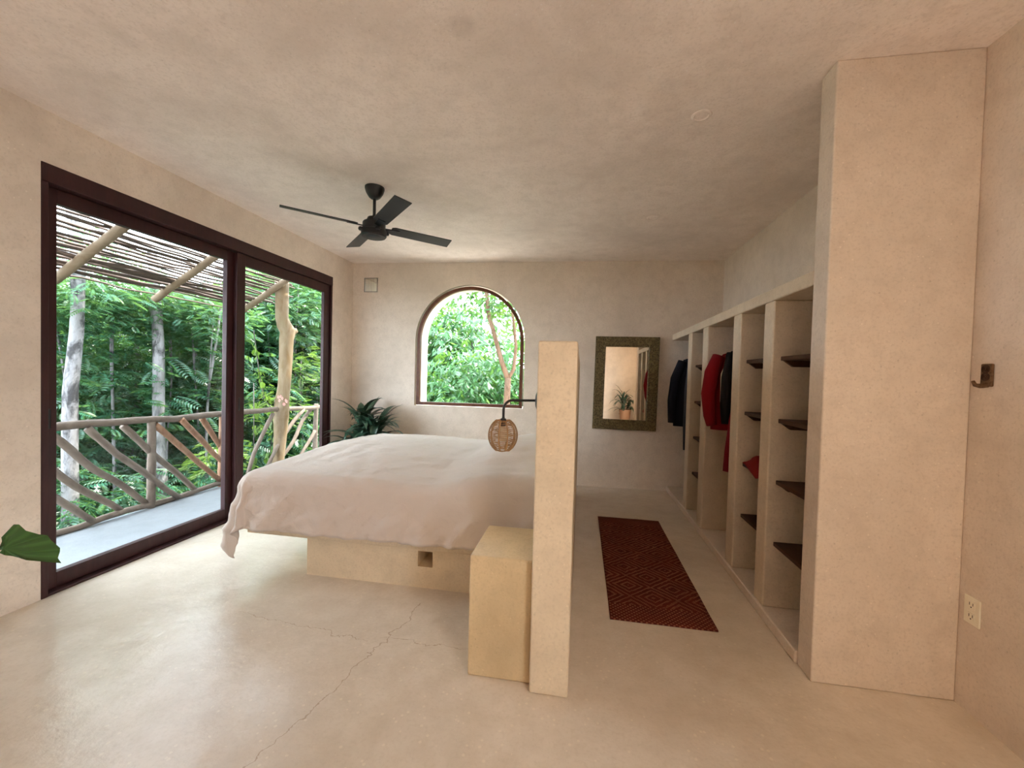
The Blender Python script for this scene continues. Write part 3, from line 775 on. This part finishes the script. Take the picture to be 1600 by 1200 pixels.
# ------------------------------------------------------------------ potted plants indoors
def strap_leaf(base, az, length, width, rise, droop, nseg=9):
    """an arching strap leaf, folded along the midrib, with uv across the blade"""
    bm = bmesh.new(); uvl = bm.loops.layers.uv.new('uv')
    d = Vector((math.cos(az), math.sin(az), 0)); sd = Vector((-d.y, d.x, 0))
    p = Vector(base); ang = rise; rows = []
    for i in range(nseg + 1):
        t = i / nseg
        w = width * (0.35 + 0.65 * max(0.0, math.sin(PI * min(1, t * 0.95 + 0.10))) ** 0.8) * (1 if t < 0.7 else max(0.02, (1 - t) / 0.3) ** 0.7)
        n = Vector((-d.x * math.sin(ang), -d.y * math.sin(ang), math.cos(ang)))
        rows.append([bm.verts.new(p - sd * w / 2 + n * w * 0.14), bm.verts.new(p), bm.verts.new(p + sd * w / 2 + n * w * 0.14)])
        p = p + (d * math.cos(ang) + Vector((0, 0, 1)) * math.sin(ang)) * (length / nseg)
        ang -= droop / nseg * (0.4 + 1.2 * t)
    for i in range(nseg):
        for k in range(2):
            f = bm.faces.new((rows[i][k], rows[i][k + 1], rows[i + 1][k + 1], rows[i + 1][k]))
            for lp, uv in zip(f.loops, ((k / 2, i / nseg), ((k + 1) / 2, i / nseg), ((k + 1) / 2, (i + 1) / nseg), (k / 2, (i + 1) / nseg))): lp[uvl].uv = uv
            f.smooth = True
    me = bpy.data.meshes.new('leaf'); bm.to_mesh(me); bm.free(); return me
def pot(parent, c, r0, r1, h, mat):
    x, y, z = c
    MB().lathe([(0.0, z), (r0, z), (r1 * 0.96, z + h * 0.88), (r1, z + h * 0.88), (r1, z + h), (r1 * 0.9, z + h), (r1 * 0.86, z + h * 0.9)], (x, y, 0), 28).build('pot', mat, parent, angle=35)
    MB().lathe([(0.0, z + h * 0.9), (r1 * 0.88, z + h * 0.9)], (x, y, 0), 20).build('soil', m_soil, parent)
def potted(name, c, h, spread, n, label, leaf_h, seed, lmin, lmax, wid):
    rs = random.Random(seed)
    root = empty(name, c, label, 'plant')
    pot(root, c, 0.13, 0.18, h, m_terracotta)
    stems = []
    for k in range(5):
        a = k * 1.3 + rs.random(); r = 0.06 * rs.random() + 0.02
        sx, sy = c[0] + r * math.cos(a), c[1] + r * math.sin(a)
        top = (sx + 0.08 * math.cos(a), sy + 0.08 * math.sin(a), c[2] + h + leaf_h * (0.35 + 0.65 * rs.random()))
        MB().tube([(sx, sy, c[2] + h * 0.85), ((sx + top[0]) / 2, (sy + top[1]) / 2, (c[2] + h + top[2]) / 2), top], [0.013, 0.012, 0.009], 7).build('stem', m_bark_grey, root, smooth=True)
        stems.append(top)
    for k in range(n):
        s = stems[k % 5]; z = s[2] - ((k // 5) % 13) * 0.022 * (leaf_h / 0.3)
        a = rs.random() * 2 * PI; L = rs.uniform(lmin, lmax)
        up = rs.uniform(0.1, 1.35)
        me = strap_leaf((s[0] - (s[2] - z) * 0.2 * (s[0] - c[0]), s[1], z), a, L, wid * rs.uniform(0.7, 1.1), up, rs.uniform(0.7, 2.2))
        if any(v.co.x < XL + 0.03 or v.co.x > XR - 0.03 or v.co.y > yb(v.co.x) - 0.03 or v.co.y < YREAR + 0.03 for v in me.vertices):
            bpy.data.meshes.remove(me); continue
        link('leaf', me, m_strap, root)
    return root
potted('potted_dracaena', (-2.62, 4.76, 0.0), 0.42, 0.3, 150, 'dark green striped strap-leaf plant in the corner behind the bed', 0.36, 5, 0.30, 0.52, 0.10)
potted('potted_dracaena', (1.34, -2.20, 0.0), 0.44, 0.3, 70, 'potted strap-leaf plant seen only reflected in the wall mirror', 0.52, 8, 0.36, 0.62, 0.07)

# fishtail palm whose leaf enters at the left edge of the view
fp = empty('fishtail_palm', (-2.15, 0.80, 0), 'ragged dark green palm leaf reaching in at the left edge', 'plant')
pot(fp, (-2.15, 0.80, 0), 0.14, 0.19, 0.36, m_terracotta)
MB().tube([(-2.15, 0.80, 0.3), (-2.12, 0.82, 0.8), (-2.10, 0.84, 1.25)], [0.022, 0.018, 0.010], 9).build('stem', m_bark_grey, fp, smooth=True)
def palm_leaf(o, e1, e2, outline, dome=0.02):
    """leaf blade given by a fan outline in (along, across) metres from its base"""
    bm = bmesh.new(); uvl = bm.loops.layers.uv.new('uv')
    o, e1, e2 = Vector(o), Vector(e1).normalized(), Vector(e2).normalized(); n = e1.cross(e2)
    c = bm.verts.new(o); L = max(p[0] for p in outline)
    ws = [(bm.verts.new(o + e1 * a * 0.55 + e2 * b * 0.55 + n * dome * (1 - (b / 0.1) ** 2) * 0.8), bm.verts.new(o + e1 * a + e2 * b + n * (0.5 * dome * math.sin(i * 2.1) - dome * 0.5))) for i, (a, b) in enumerate(outline)]
    m = len(ws)
    for i in range(m - 1):
        for f, us in ((bm.faces.new((c, ws[i][0], ws[i + 1][0])), (i + .5, i, i + 1)), (bm.faces.new((ws[i][0], ws[i][1], ws[i + 1][1], ws[i + 1][0])), (i, i, i + 1, i + 1))):
            for lp, u in zip(f.loops, us): lp[uvl].uv = (u / (m - 1), 0)
            f.smooth = True
    me = bpy.data.meshes.new('leaf'); bm.to_mesh(me); bm.free(); return me
fan_out = [(0.012, 0.016), (0.02, 0.055), (0.008, 0.066), (0.035, 0.072), (0.065, 0.060), (0.085, 0.045), (0.12, 0.050), (0.14, 0.040), (0.148, 0.012), (0.158, 0.006), (0.160, -0.010), (0.152, -0.034), (0.12, -0.026), (0.085, -0.020), (0.04, -0.020), (0.012, -0.010)]
def palm_frond(base, tip, leafdir, acr):
    MB().tube([base, tip], [0.006, 0.004], 6).build('leaf_stalk', m_palm, fp, smooth=True)
    link('leaf', palm_leaf(tip, leafdir, acr, fan_out), m_palm, fp)
right_v = tuple(_r3 * 1.0 + Vector((0, 0, -0.12))); up_v = tuple(_u3)
palm_frond((-2.12, 0.82, 0.80), (-1.672, 0.945, 0.846), right_v, up_v)
for k in range(7):
    a = 1.9 + k * 0.75
    d = Vector((math.cos(a), math.sin(a), 0)); z = 0.75 + 0.07 * k
    tip = Vector((-2.11, 0.83, z + 0.12)) + d * 0.28
    palm_frond((-2.11, 0.83, z), tuple(tip), tuple(d + Vector((0, 0, -0.3))), (-d.y, d.x, 0.2))

# ------------------------------------------------------------------ balcony
MB().box((-4.20, 0.2, -0.20), (-3.26, 6.4, -0.012)).build('balcony_floor', m_dec)['kind'] = 'structure'
def log(path, r, taper=0.9, n=9, wob=0.012, seed=0, knots=True, seg=10):
    a, b = Vector(path[0]), Vector(path[-1])
    pts, rad = [], []
    for i in range(seg + 1):
        t = i / seg
        if len(path) == 2: p = a.lerp(b, t)
        else:
            f = t * (len(path) - 1); j = min(int(f), len(path) - 2); p = Vector(path[j]).lerp(Vector(path[j + 1]), f - j)
        q = p * 2.3 + Vector((seed * 3.7, seed, 0))
        p = p + Vector((mnoise.noise(q), mnoise.noise(q + Vector((7, 0, 0))), mnoise.noise(q + Vector((0, 9, 0))))) * wob
        pts.append(p); rad.append(r * (1 - (1 - taper) * t) * (1 + (0.14 * mnoise.noise(Vector((seed, t * 7, 1))) if knots else 0)))
    return MB().tube(pts, rad, n)
RX = -4.17
ra = empty('balcony_railing', (RX, 3.5, 0), 'rustic log railing with slanting branches along the balcony edge', 'railing')
log([(RX, 0.6, 0.885), (RX, 2.6, 0.875), (RX, 4.2, 0.855), (RX, 5.2, 0.825), (RX, 6.15, 0.80)], 0.036, 0.9, 10, 0.03, 1, True, 34).build('top_rail', m_log, ra, smooth=True)
log([(RX, 0.6, 0.02), (RX, 6.15, 0.02)], 0.028, 0.9, 10, 0.03, 2, True, 30).build('bottom_rail', m_log, ra, smooth=True)
for k, y in enumerate((1.15, 3.41, 4.235, 5.97)):
    log([(RX, y, -0.02), (RX, y + 0.005, 0.85)], 0.038 if k != 2 else 0.045, 0.92, 9, 0.012, 5 + k).build('post', m_logred if k == 2 else m_log, ra, smooth=True)
BR = [((1.35, .84), (2.25, .03)), ((1.75, .84), (2.60, .03)), ((2.12, .86), (2.90, .03)), ((2.40, .85), (3.13, .03)), ((2.62, .82), (3.38, .02)),
      ((2.88, .84), (3.08, .60), (3.66, .02)), ((3.15, .84), (3.93, .02)), ((3.43, .80), (4.20, .06)), ((3.70, .84), (4.24, .26)), ((3.98, .82), (4.22, .45)),
      ((5.04, .78), (4.60, .05)), ((5.65, .80), (5.20, .42), (4.9, .05)), ((5.90, .80), (5.45, .35), (5.15, .05)), ((5.92, .42), (5.60, .05))]
for k, p in enumerate(BR):
    log([(RX + 0.02 * ((k % 3) - 1), y, z) for y, z in p], 0.031 if k < 10 else 0.028, 0.85, 9, 0.035, 20 + k).build('brace', m_log if k not in (7, 8, 9) else m_logred, ra, smooth=True)

po = empty('canopy_post', (-4.19, 5.19, -0.2), 'crooked peeled tree-trunk post holding up the stick canopy', 'post')
PP = [(-4.18, 5.16, -0.2, .10), (-4.18, 5.17, 0.13, .075), (-4.17, 5.19, 0.45, .082), (-4.17, 5.20, 0.75, .10), (-4.17, 5.22, 0.98, .088), (-4.16, 5.24, 1.15, .082), (-4.15, 5.25, 1.5, .085), (-4.15, 5.26, 1.82, .092), (-4.14, 5.28, 1.93, .105), (-4.17, 5.23, 2.02, .092), (-4.18, 5.20, 2.12, .083), (-4.18, 5.20, 2.4, .085), (-4.18, 5.19, 2.62, .090)]
MB().tube([p[:3] for p in PP], [p[3] for p in PP], 14).build('trunk', m_post, po, smooth=True)
MB().tube([(-4.14, 5.28, 1.90), (-4.08, 5.34, 1.945), (-4.06, 5.36, 1.96)], [0.06, 0.045, 0.030], 10).build('branch_stub', m_post, po, smooth=True)

ca_ = empty('stick_canopy', (-4.0, 3.5, 2.6), 'slanted canopy of thin grey brown sticks over the balcony', 'canopy')
def roof_z(x): return 2.225 + 0.60 * (x + 4.75)
for k, y in enumerate((1.25, 2.15, 3.05, 3.985, 5.10)):
    log([(-4.80 + (0.0 if k != 3 else -0.03), y, roof_z(-4.80) - 0.045), (-3.34, y - 0.02, roof_z(-3.34) - 0.045)], 0.042, 1.0, 10, 0.015, 50 + k).build('rafter', m_rafter, ca_, smooth=True)
NSK = 46
rs = random.Random(3)
for k in range(NSK):
    x = -4.77 + 1.42 * (k + rs.uniform(-0.28, 0.28)) / (NSK - 1)
    z = roof_z(x) + 0.012; r = rs.uniform(0.010, 0.016) if rs.random() < 0.75 else rs.uniform(0.018, 0.024)
    y0, y1 = 0.7 + rs.uniform(-.2, .2), 5.48 + rs.uniform(-0.22, 0.15)
    if x < -4.5: y1 -= 0.10 + 0.25 * (-4.5 - x)
    drift = rs.uniform(-0.03, 0.03)
    log([(x, y0, z), (x + drift, y1, z + 0.6 * drift)], r, rs.uniform(0.6, 0.95), 6, 0.03, 100 + k, True, 22).build('stick', m_stick, ca_, smooth=True)

# ------------------------------------------------------------------ forest
GZ = -3.0
gm = MB(); gv = 26
for j in range(gv + 1):
    for i in range(gv + 1):
        x = -60 + 95 * i / gv; y = -35 + 95 * j / gv
        gm.bm.verts.new((x, y, GZ + 0.25 * mnoise.noise(Vector((x * .2, y * .2, 0)))))
gm.bm.verts.ensure_lookup_table()
for j in range(gv):
    for i in range(gv):
        a = j * (gv + 1) + i; gm.bm.faces.new([gm.bm.verts[q] for q in (a, a + 1, a + gv + 2, a + gv + 1)])
gm.build('ground', m_ground, None, True)['kind'] = 'structure'

def frond_mesh(name, n, radius, kind, seed):
    """a crown of compound (feathery) or simple broad leaves; every leaf a folded diamond"""
    r = np.random.default_rng(seed); V = []; Fc = []
    for _ in range(n):
        while True:
            p = r.uniform(-1, 1, 3)
            if 0.10 < np.dot(p, p) < 1: break
        p = p * radius
        az = r.uniform(0, 2 * PI) if r.random() < 0.35 else math.atan2(p[1], p[0]) + r.normal(0, 0.6)
        d = np.array([math.cos(az), math.sin(az), r.normal(-0.12, 0.28)]); d /= np.linalg.norm(d)
        side = np.cross(d, [0, 0, 1]); side /= np.linalg.norm(side)
        up = np.cross(side, d)
        ro = r.normal(0, 0.35); side = side * math.cos(ro) + up * math.sin(ro); up = np.cross(side, d)
        if kind == 'feather':
            L = r.uniform(0.22, 0.42); m = 9
            for k in range(m):
                t = (k + 0.6) / m; q = p + d * L * t - np.array([0, 0, 1]) * 0.16 * L * t * t
                ll = 0.100 * L / 0.5 * (0.55 + 0.9 * math.sin(PI * (0.12 + 0.8 * t))) ; w = 0.13 * ll + 0.004
                for s in (-1, 1):
                    a = (side * s * 0.86 + d * 0.5); a /= np.linalg.norm(a); b = np.cross(up, a)
                    tip = q + a * ll - up * ll * 0.18
                    i0 = len(V); mid = q + a * ll * 0.5
                    V += [q, mid + b * w + up * 0.004, tip, mid - b * w + up * 0.004]; Fc.append((i0, i0 + 1, i0 + 2, i0 + 3))
        else:
            m = r.integers(5, 9)
            for k in range(m):
                q = p + d * 0.07 * k + r.normal(0, 0.02, 3)
                s = -1 if k % 2 else 1
                a = side * s * r.uniform(.3, .9) + d * r.uniform(.2, .8) - np.array([0, 0, 1]) * r.uniform(0.1, 1.0); a /= np.linalg.norm(a)
                b = np.cross(a, up + r.normal(0, .3, 3)); b /= np.linalg.norm(b); nn = np.cross(a, b)
                ll = r.uniform(0.13, 0.24); w = ll * 0.20
                i0 = len(V)
                V += [q, q + a * ll * .45 + b * w + nn * .012, q + a * ll, q + a * ll * .45 - b * w + nn * .012]; Fc += [(i0, i0 + 1, i0 + 2), (i0, i0 + 2, i0 + 3)]
    me = bpy.data.meshes.new(name); me.from_pydata([tuple(v) for v in V], [], Fc)
    return me
FT = [frond_mesh('foliage', 540, np.array([1.5, 1.5, 1.0]), 'feather', 21 + k) for k in range(4)]
FB = [frond_mesh('foliage', 270, np.array([1.2, 1.2, 1.2]), 'broad', 41 + k) for k in range(3)]
FY_ = [frond_mesh('foliage', 130, np.array([0.9, 0.9, 0.8]), 'feather', 61 + k) for k in range(2)]
for m in FT: m.materials.append(m_leaf)
for m in FB: m.materials.append(m_leaf2)
for m in FY_: m.materials.append(m_leaf3)
rt = random.Random(17)
def add_crown(root, me, c, s, name='foliage'):
    o = bpy.data.objects.new(name, me); COL.objects.link(o); o.parent = root
    o.location = Vector(c) - Vector(root.location); o.rotation_euler = (0, 0, rt.uniform(0, 6.28)); o.scale = s
    o['kind'] = 'stuff'
    return o
def tree(x, y, z_crown, s, me, label, group=None, barkm=None, r=0.05, crowns=1, name='forest_tree', cat='tree', lean=(0, 0), trunk_top=None, zs=1.0):
    root = empty(name, (x, y, GZ), label, cat, group)
    zt = trunk_top if trunk_top is not None else z_crown + 0.4 * s
    n = 9; pts = []; sd = rt.random() * 50
    for i in range(n + 1):
        t = i / n
        pts.append((x + lean[0] * t + 0.14 * mnoise.noise(Vector((t * 3, sd, 0))) * t, y + lean[1] * t + 0.14 * mnoise.noise(Vector((t * 3, sd, 5))) * t, GZ - 0.2 + (zt - GZ + 0.2) * t))
    mb = MB().tube(pts, [r * (1 - 0.45 * i / n) * (1 + 0.1 * mnoise.noise(Vector((i, sd, 2)))) for i in range(n + 1)], 8)
    mb.build('trunk', barkm or m_bark_grey, root, smooth=True)
    bt = Vector(pts[-1])
    for k in range(crowns):
        a = rt.uniform(0, 6.28); rr = 0 if k == 0 else s * rt.uniform(.6, 1.1)
        c = (x + lean[0] + rr * math.cos(a), y + lean[1] + rr * math.sin(a), z_crown + (0 if k == 0 else rt.uniform(-1.1, .3) * s))
        add_crown(root, me[rt.randrange(len(me))] if isinstance(me, list) else me, c, (s, s, s * zs))
        p0 = Vector(pts[n - 2 - k % 3]); 
        MB().tube([p0, (p0 + Vector(c)) / 2 + Vector((0, 0, 0.1)), Vector(c)], [r * .5, r * .35, r * .2], 6).build('branch', barkm or m_bark_grey, root, smooth=True)
    return root

def photo_x(x, y, z):
    c = M3.transposed() @ (Vector((x, y, z)) - Vector((0, 0, 1.40)))
    return 800 + 643.56 * c.x / max(0.1, -c.z)
def where_seen(px):
    if px < 175: return 'behind the left third of the left door pane'
    if px < 265: return 'behind the middle of the left door pane'
    if px < 366: return 'behind the right third of the left door pane'
    if px < 440: return 'behind the right door pane, left of the canopy post'
    return 'behind the right door pane, right of the canopy post'
def elev_cap(x, y):
    q = x / max(y, .1)
    return math.tan(math.radians(9.3 if q < -0.86 else (9.3 + 8 * min(1, (q + 0.86) / 0.14))))
G1 = 'feathery trees of the forest'; L1 = 'slender feathery-leaved tree in the forest beyond the balcony'
G2 = 'forest undergrowth'; L2 = 'low feathery bush in the undergrowth below the balcony'
# near undergrowth, mid trees and far trees, seen through the sliding door
for k in range(26):
    az = math.radians(-62 + 33 * (k + rt.random()) / 26); d = rt.uniform(7.0, 10.0)
    x, y = d * math.sin(az), d * math.cos(az)
    if x > -5.9: d *= 5.9 / -x * 1.02; x, y = d * math.sin(az), d * math.cos(az)
    px = photo_x(x, y, -1)
    if px < 30 or px > 545: continue
    tree(x, y, rt.uniform(-1.7, -0.5), rt.uniform(.8, 1.1), FT, 'low feathery undergrowth bush ' + where_seen(px), 'bushes ' + where_seen(px), None, 0.03, 1, 'forest_bush', 'bush')
for k in range(30):
    az = math.radians(-64 + 37 * (k + rt.random()) / 30); d = rt.uniform(8.5, 12.5)
    x, y = d * math.sin(az), d * math.cos(az)
    if x > -6.6: d *= 6.6 / -x; x, y = d * math.sin(az), d * math.cos(az)
    s = rt.uniform(.9, 1.2); zc = 1.4 + elev_cap(x, y) * d - s * 1.25 - rt.uniform(0, 1.5)
    px = photo_x(x, y, zc)
    if px < 20 or px > 555: continue
    tree(x, y, zc, s, FT, 'nearer feathery tree ' + where_seen(px), 'nearer trees ' + where_seen(px), rt.choice((m_bark_white, m_bark_grey, m_bark_grey)), rt.uniform(.035, .06), 2)
for k in range(26):
    az = math.radians(-66 + 42 * (k + rt.random()) / 26); d = rt.uniform(14, 19)
    x, y = d * math.sin(az), d * math.cos(az)
    s = rt.uniform(1.3, 1.8); zc = 1.4 + elev_cap(x, y) * d - s * 1.5 - rt.uniform(0, .5)
    px = photo_x(x, y, zc)
    if px < 10 or px > 565: continue
    tree(x, y, zc, s, FT, 'tall far feathery tree ' + where_seen(px), 'far trees ' + where_seen(px), m_bark_grey, rt.uniform(.06, .10), 2, zs=1.2)
# distinctive trunks
tree(-6.0, 3.95, 2.5, .5, FT, 'thick pale mottled trunk at the left edge of the sliding door', None, m_bark_white, 0.10, 1, trunk_top=3.2, lean=(0.05, 0))
tree(-5.60, 4.93, 2.4, .4, FT, 'pale grey mottled trunk leaning behind the middle of the left pane', None, m_bark_white, 0.10, 1, trunk_top=3.0, lean=(-0.5, 0.0))
for k in range(20):
    az = math.radians(-60 + 30 * (k + rt.random()) / 20); d = rt.uniform(6.9, 9.5)
    x, y = d * math.sin(az), d * math.cos(az)
    if x > -6: d *= 6 / -x; x, y = d * math.sin(az), d * math.cos(az)
    zt = 1.4 + d * elev_cap(x, y) * .8
    tree(x, y, zt - .3, .45, FT, 'thin bare pale sapling stem ' + where_seen(photo_x(x, y, 1)), 'thin pale saplings ' + where_seen(photo_x(x, y, 1)), m_bark_white, rt.uniform(.014, .028), 1, 'sapling', 'sapling', lean=(rt.uniform(-.6, .6), rt.uniform(-.4, .4)))
# bright young foliage hanging near the post and railing
for k, (x, y, z, s) in enumerate(((-5.2, 6.3, 0.7, .55), (-5.1, 5.15, 0.05, .42), (-5.3, 7.2, 1.4, .6))):
    tree(x, y, z, s, FY_, ('yellow green bush just behind the canopy post', 'low yellow green bush at the foot of the canopy post', 'yellow green sapling rising right of the canopy post')[k], None, m_bark_grey, 0.02, 1, 'young_bush', 'bush')
# broad-leaved trees behind the arched window
G3 = 'broad-leaved trees behind the arched window'; L3 = 'broad-leaved tree filling the view behind the arched window'
for k in range(10):
    az = math.radians(-27 + 24 * (k + rt.random()) / 10); d = rt.uniform(8.5, 12)
    x, y = d * math.sin(az), d * math.cos(az); s = rt.uniform(.9, 1.2)
    h_ = 'left' if photo_x(x, y, 1) < 735 else 'right'
    tree(x, y, rt.uniform(-0.6, 2.2), s, FB, 'nearer broad-leaved tree in the %s half of the arched window' % h_, 'nearer broad-leaved trees, %s' % h_, m_bark_grey, .05, 2)
for k in range(6):
    az = math.radians(-27 + 24 * (k + rt.random()) / 6); d = rt.uniform(14, 18)
    x, y = d * math.sin(az), d * math.cos(az); s = rt.uniform(1.5, 1.9)
    h_ = 'left' if photo_x(x, y, 1) < 735 else 'right'
    tree(x, y, rt.uniform(-1.4, 0.5), s, FB, 'far broad-leaved tree in the %s half of the arched window' % h_, 'far broad-leaved trees, %s' % h_, m_bark_grey, .08, 1)
# trees added back right of the house to dim sky reflected in the right pane
for k, (x, y, z, sc_) in enumerate(((1.3, 9.4, 0.4, 1.3), (2.6, 10.2, 2.0, 1.6), (1.6, 10.8, 3.6, 1.6), (3.9, 11.6, 3.4, 1.8), (3.4, 12.0, 0.6, 1.8), (5.2, 13.0, 2.6, 1.9))):
    tree(x, y, z, sc_, FB, 'added broad-leaved tree behind the house to the right of the arched window', 'added trees right of the arch', m_bark_grey, .08, 2)
# forked reddish tree seen in the arch
fk = empty('forked_tree', (-1.12, 7.2, GZ), 'slim reddish tree trunk forking in two behind the arched window', 'tree')
MB().tube([(-1.30, 7.2, GZ - .2), (-1.29, 7.2, 0), (-1.29, 7.2, 0.95), (-1.28, 7.2, 1.34)], [.09, .07, .058, .055], 10).build('trunk', m_bark_red, fk, smooth=True)
MB().tube([(-1.28, 7.2, 1.32), (-1.40, 7.2, 1.62), (-1.53, 7.2, 2.05), (-1.66, 7.2, 2.45), (-1.72, 7.2, 2.95), (-1.68, 7.2, 3.6)], [.05, .045, .04, .038, .036, .03], 9).build('branch', m_bark_red, fk, smooth=True)
MB().tube([(-1.28, 7.2, 1.32), (-1.18, 7.2, 1.50), (-1.15, 7.2, 1.9), (-1.20, 7.2, 2.3), (-1.28, 7.2, 2.8), (-1.24, 7.2, 3.4)], [.035, .032, .028, .025, .022, .02], 8).build('branch', m_bark_red, fk, smooth=True)
add_crown(fk, FB[0], (-1.6, 7.5, 3.3), (.8, .8, .7)); add_crown(fk, FY_[0], (-1.2, 7.35, 2.6), (.5, .5, .6))

MB().box((-4.2, 5.9, -0.45), (3.0, 8.4, -0.15)).build('added_bounce_terrace', m_ceil)['kind'] = 'structure'  # pale unseen slab, added to bounce sunlight through the arch onto the ceiling
# climbing vine beside the canopy post, with a tuft of pink orchids on the post
vn = empty('climbing_vine', (-4.28, 4.97, 0), 'hanging vine of round yellow green leaves left of the canopy post', 'vine')
MB().tube([(-4.28, 4.81, 1.9), (-4.27, 4.89, 1.4), (-4.27, 4.99, 1.0), (-4.26, 5.11, 0.85), (-4.27, 5.17, 0.5), (-4.28, 5.09, 0.05)], 0.006, 6).build('stem', m_bark_grey, vn, smooth=True)
MB().tube([(-4.27, 4.81, 1.2), (-4.26, 4.81, 0.7), (-4.27, 4.83, 0.05)], 0.006, 6).build('stem', m_bark_grey, vn, smooth=True)
def heart_leaf():
    mb = MB(); pts = [(0, 0, 0), (-.025, .012, .004), (-.034, .035, .006), (-.022, .062, .002), (0, .085, -.01), (.022, .062, .002), (.034, .035, .006), (.025, .012, .004)]
    mb.poly(pts, [(0, 1, 2, 3, 4), (0, 4, 5, 6, 7)])
    me = bpy.data.meshes.new('leaf'); mb.bm.to_mesh(me); mb.bm.free(); me.materials.append(m_leaf3); return me
hl = heart_leaf(); rv = random.Random(4)
VP_ = [((-4.28, 4.81, 1.75), (-4.27, 4.91, 1.3)), ((-4.27, 4.91, 1.3), (-4.27, 5.03, 0.95)), ((-4.27, 5.09, 0.85), (-4.27, 5.17, 0.45)), ((-4.27, 5.17, 0.45), (-4.28, 5.09, 0.1)), ((-4.27, 4.81, 1.2), (-4.27, 4.82, 0.1))]
for k in range(64):
    a, b = VP_[k % 5]; p = Vector(a).lerp(Vector(b), rv.random()) + Vector((rv.uniform(-.02, .05), rv.uniform(-.04, .04), 0))
    o = bpy.data.objects.new('leaf', hl); COL.objects.link(o); o.parent = vn; o.location = p - Vector(vn.location)
    o.rotation_euler = (rv.uniform(-1.9, -0.6), rv.uniform(-.5, .5), rv.uniform(-1.2, 2.8)); s = rv.uniform(.7, 1.15); o.scale = (s, s, s)
orc = empty('orchid_tuft', (-4.09, 5.15, 0.93), 'small tuft of pale pink orchid flowers growing on the canopy post', 'flowers')
m_pink = simple('pink_petal', (0.75, 0.42, 0.40), 0.6)
for k in range(9):
    c = Vector((-4.10 + rv.uniform(-.02, .03), 5.13 + rv.uniform(-.09, .09), 0.95 + rv.uniform(-.05, .08)))
    fl = MB()
    for q in range(5):
        a = q * 2 * PI / 5 + k
        t1 = Vector((0.3, -math.cos(a) * .95, math.sin(a))).normalized() * 0.028; t2 = Vector((0, math.sin(a), math.cos(a))) * 0.010
        fl.poly([c, c + t1 * .6 + t2, c + t1, c + t1 * .6 - t2], [(0, 1, 2, 3)])
    fl.build('flower', m_pink, orc)

# ------------------------------------------------------------------ lamp added behind the viewer as warm fill light
def added_fill_lamp(x, y, label, watts):
    l = empty('added_fill_lamp', (x, y, ZC), label, 'lamp')
    MB().lathe([(0.19, ZC), (0.20, ZC - 0.03), (0.18, ZC - 0.035), (0.0, ZC - 0.036)], (x, y, 0), 32).build('fill_lamp_base', m_rope, l, angle=40)
    ld = bpy.data.lights.new('bulb', 'AREA'); ld.shape = 'DISK'; ld.size = 0.34; ld.energy = watts; ld.color = (1.0, 0.72, 0.44)
    lo = bpy.data.objects.new('bulb', ld); COL.objects.link(lo); lo.parent = l; lo.location = (0, 0, -0.045)
added_fill_lamp(1.22, -0.7, 'added round woven ceiling lamp behind the viewer for warm fill light', FILL_LAMP_W)
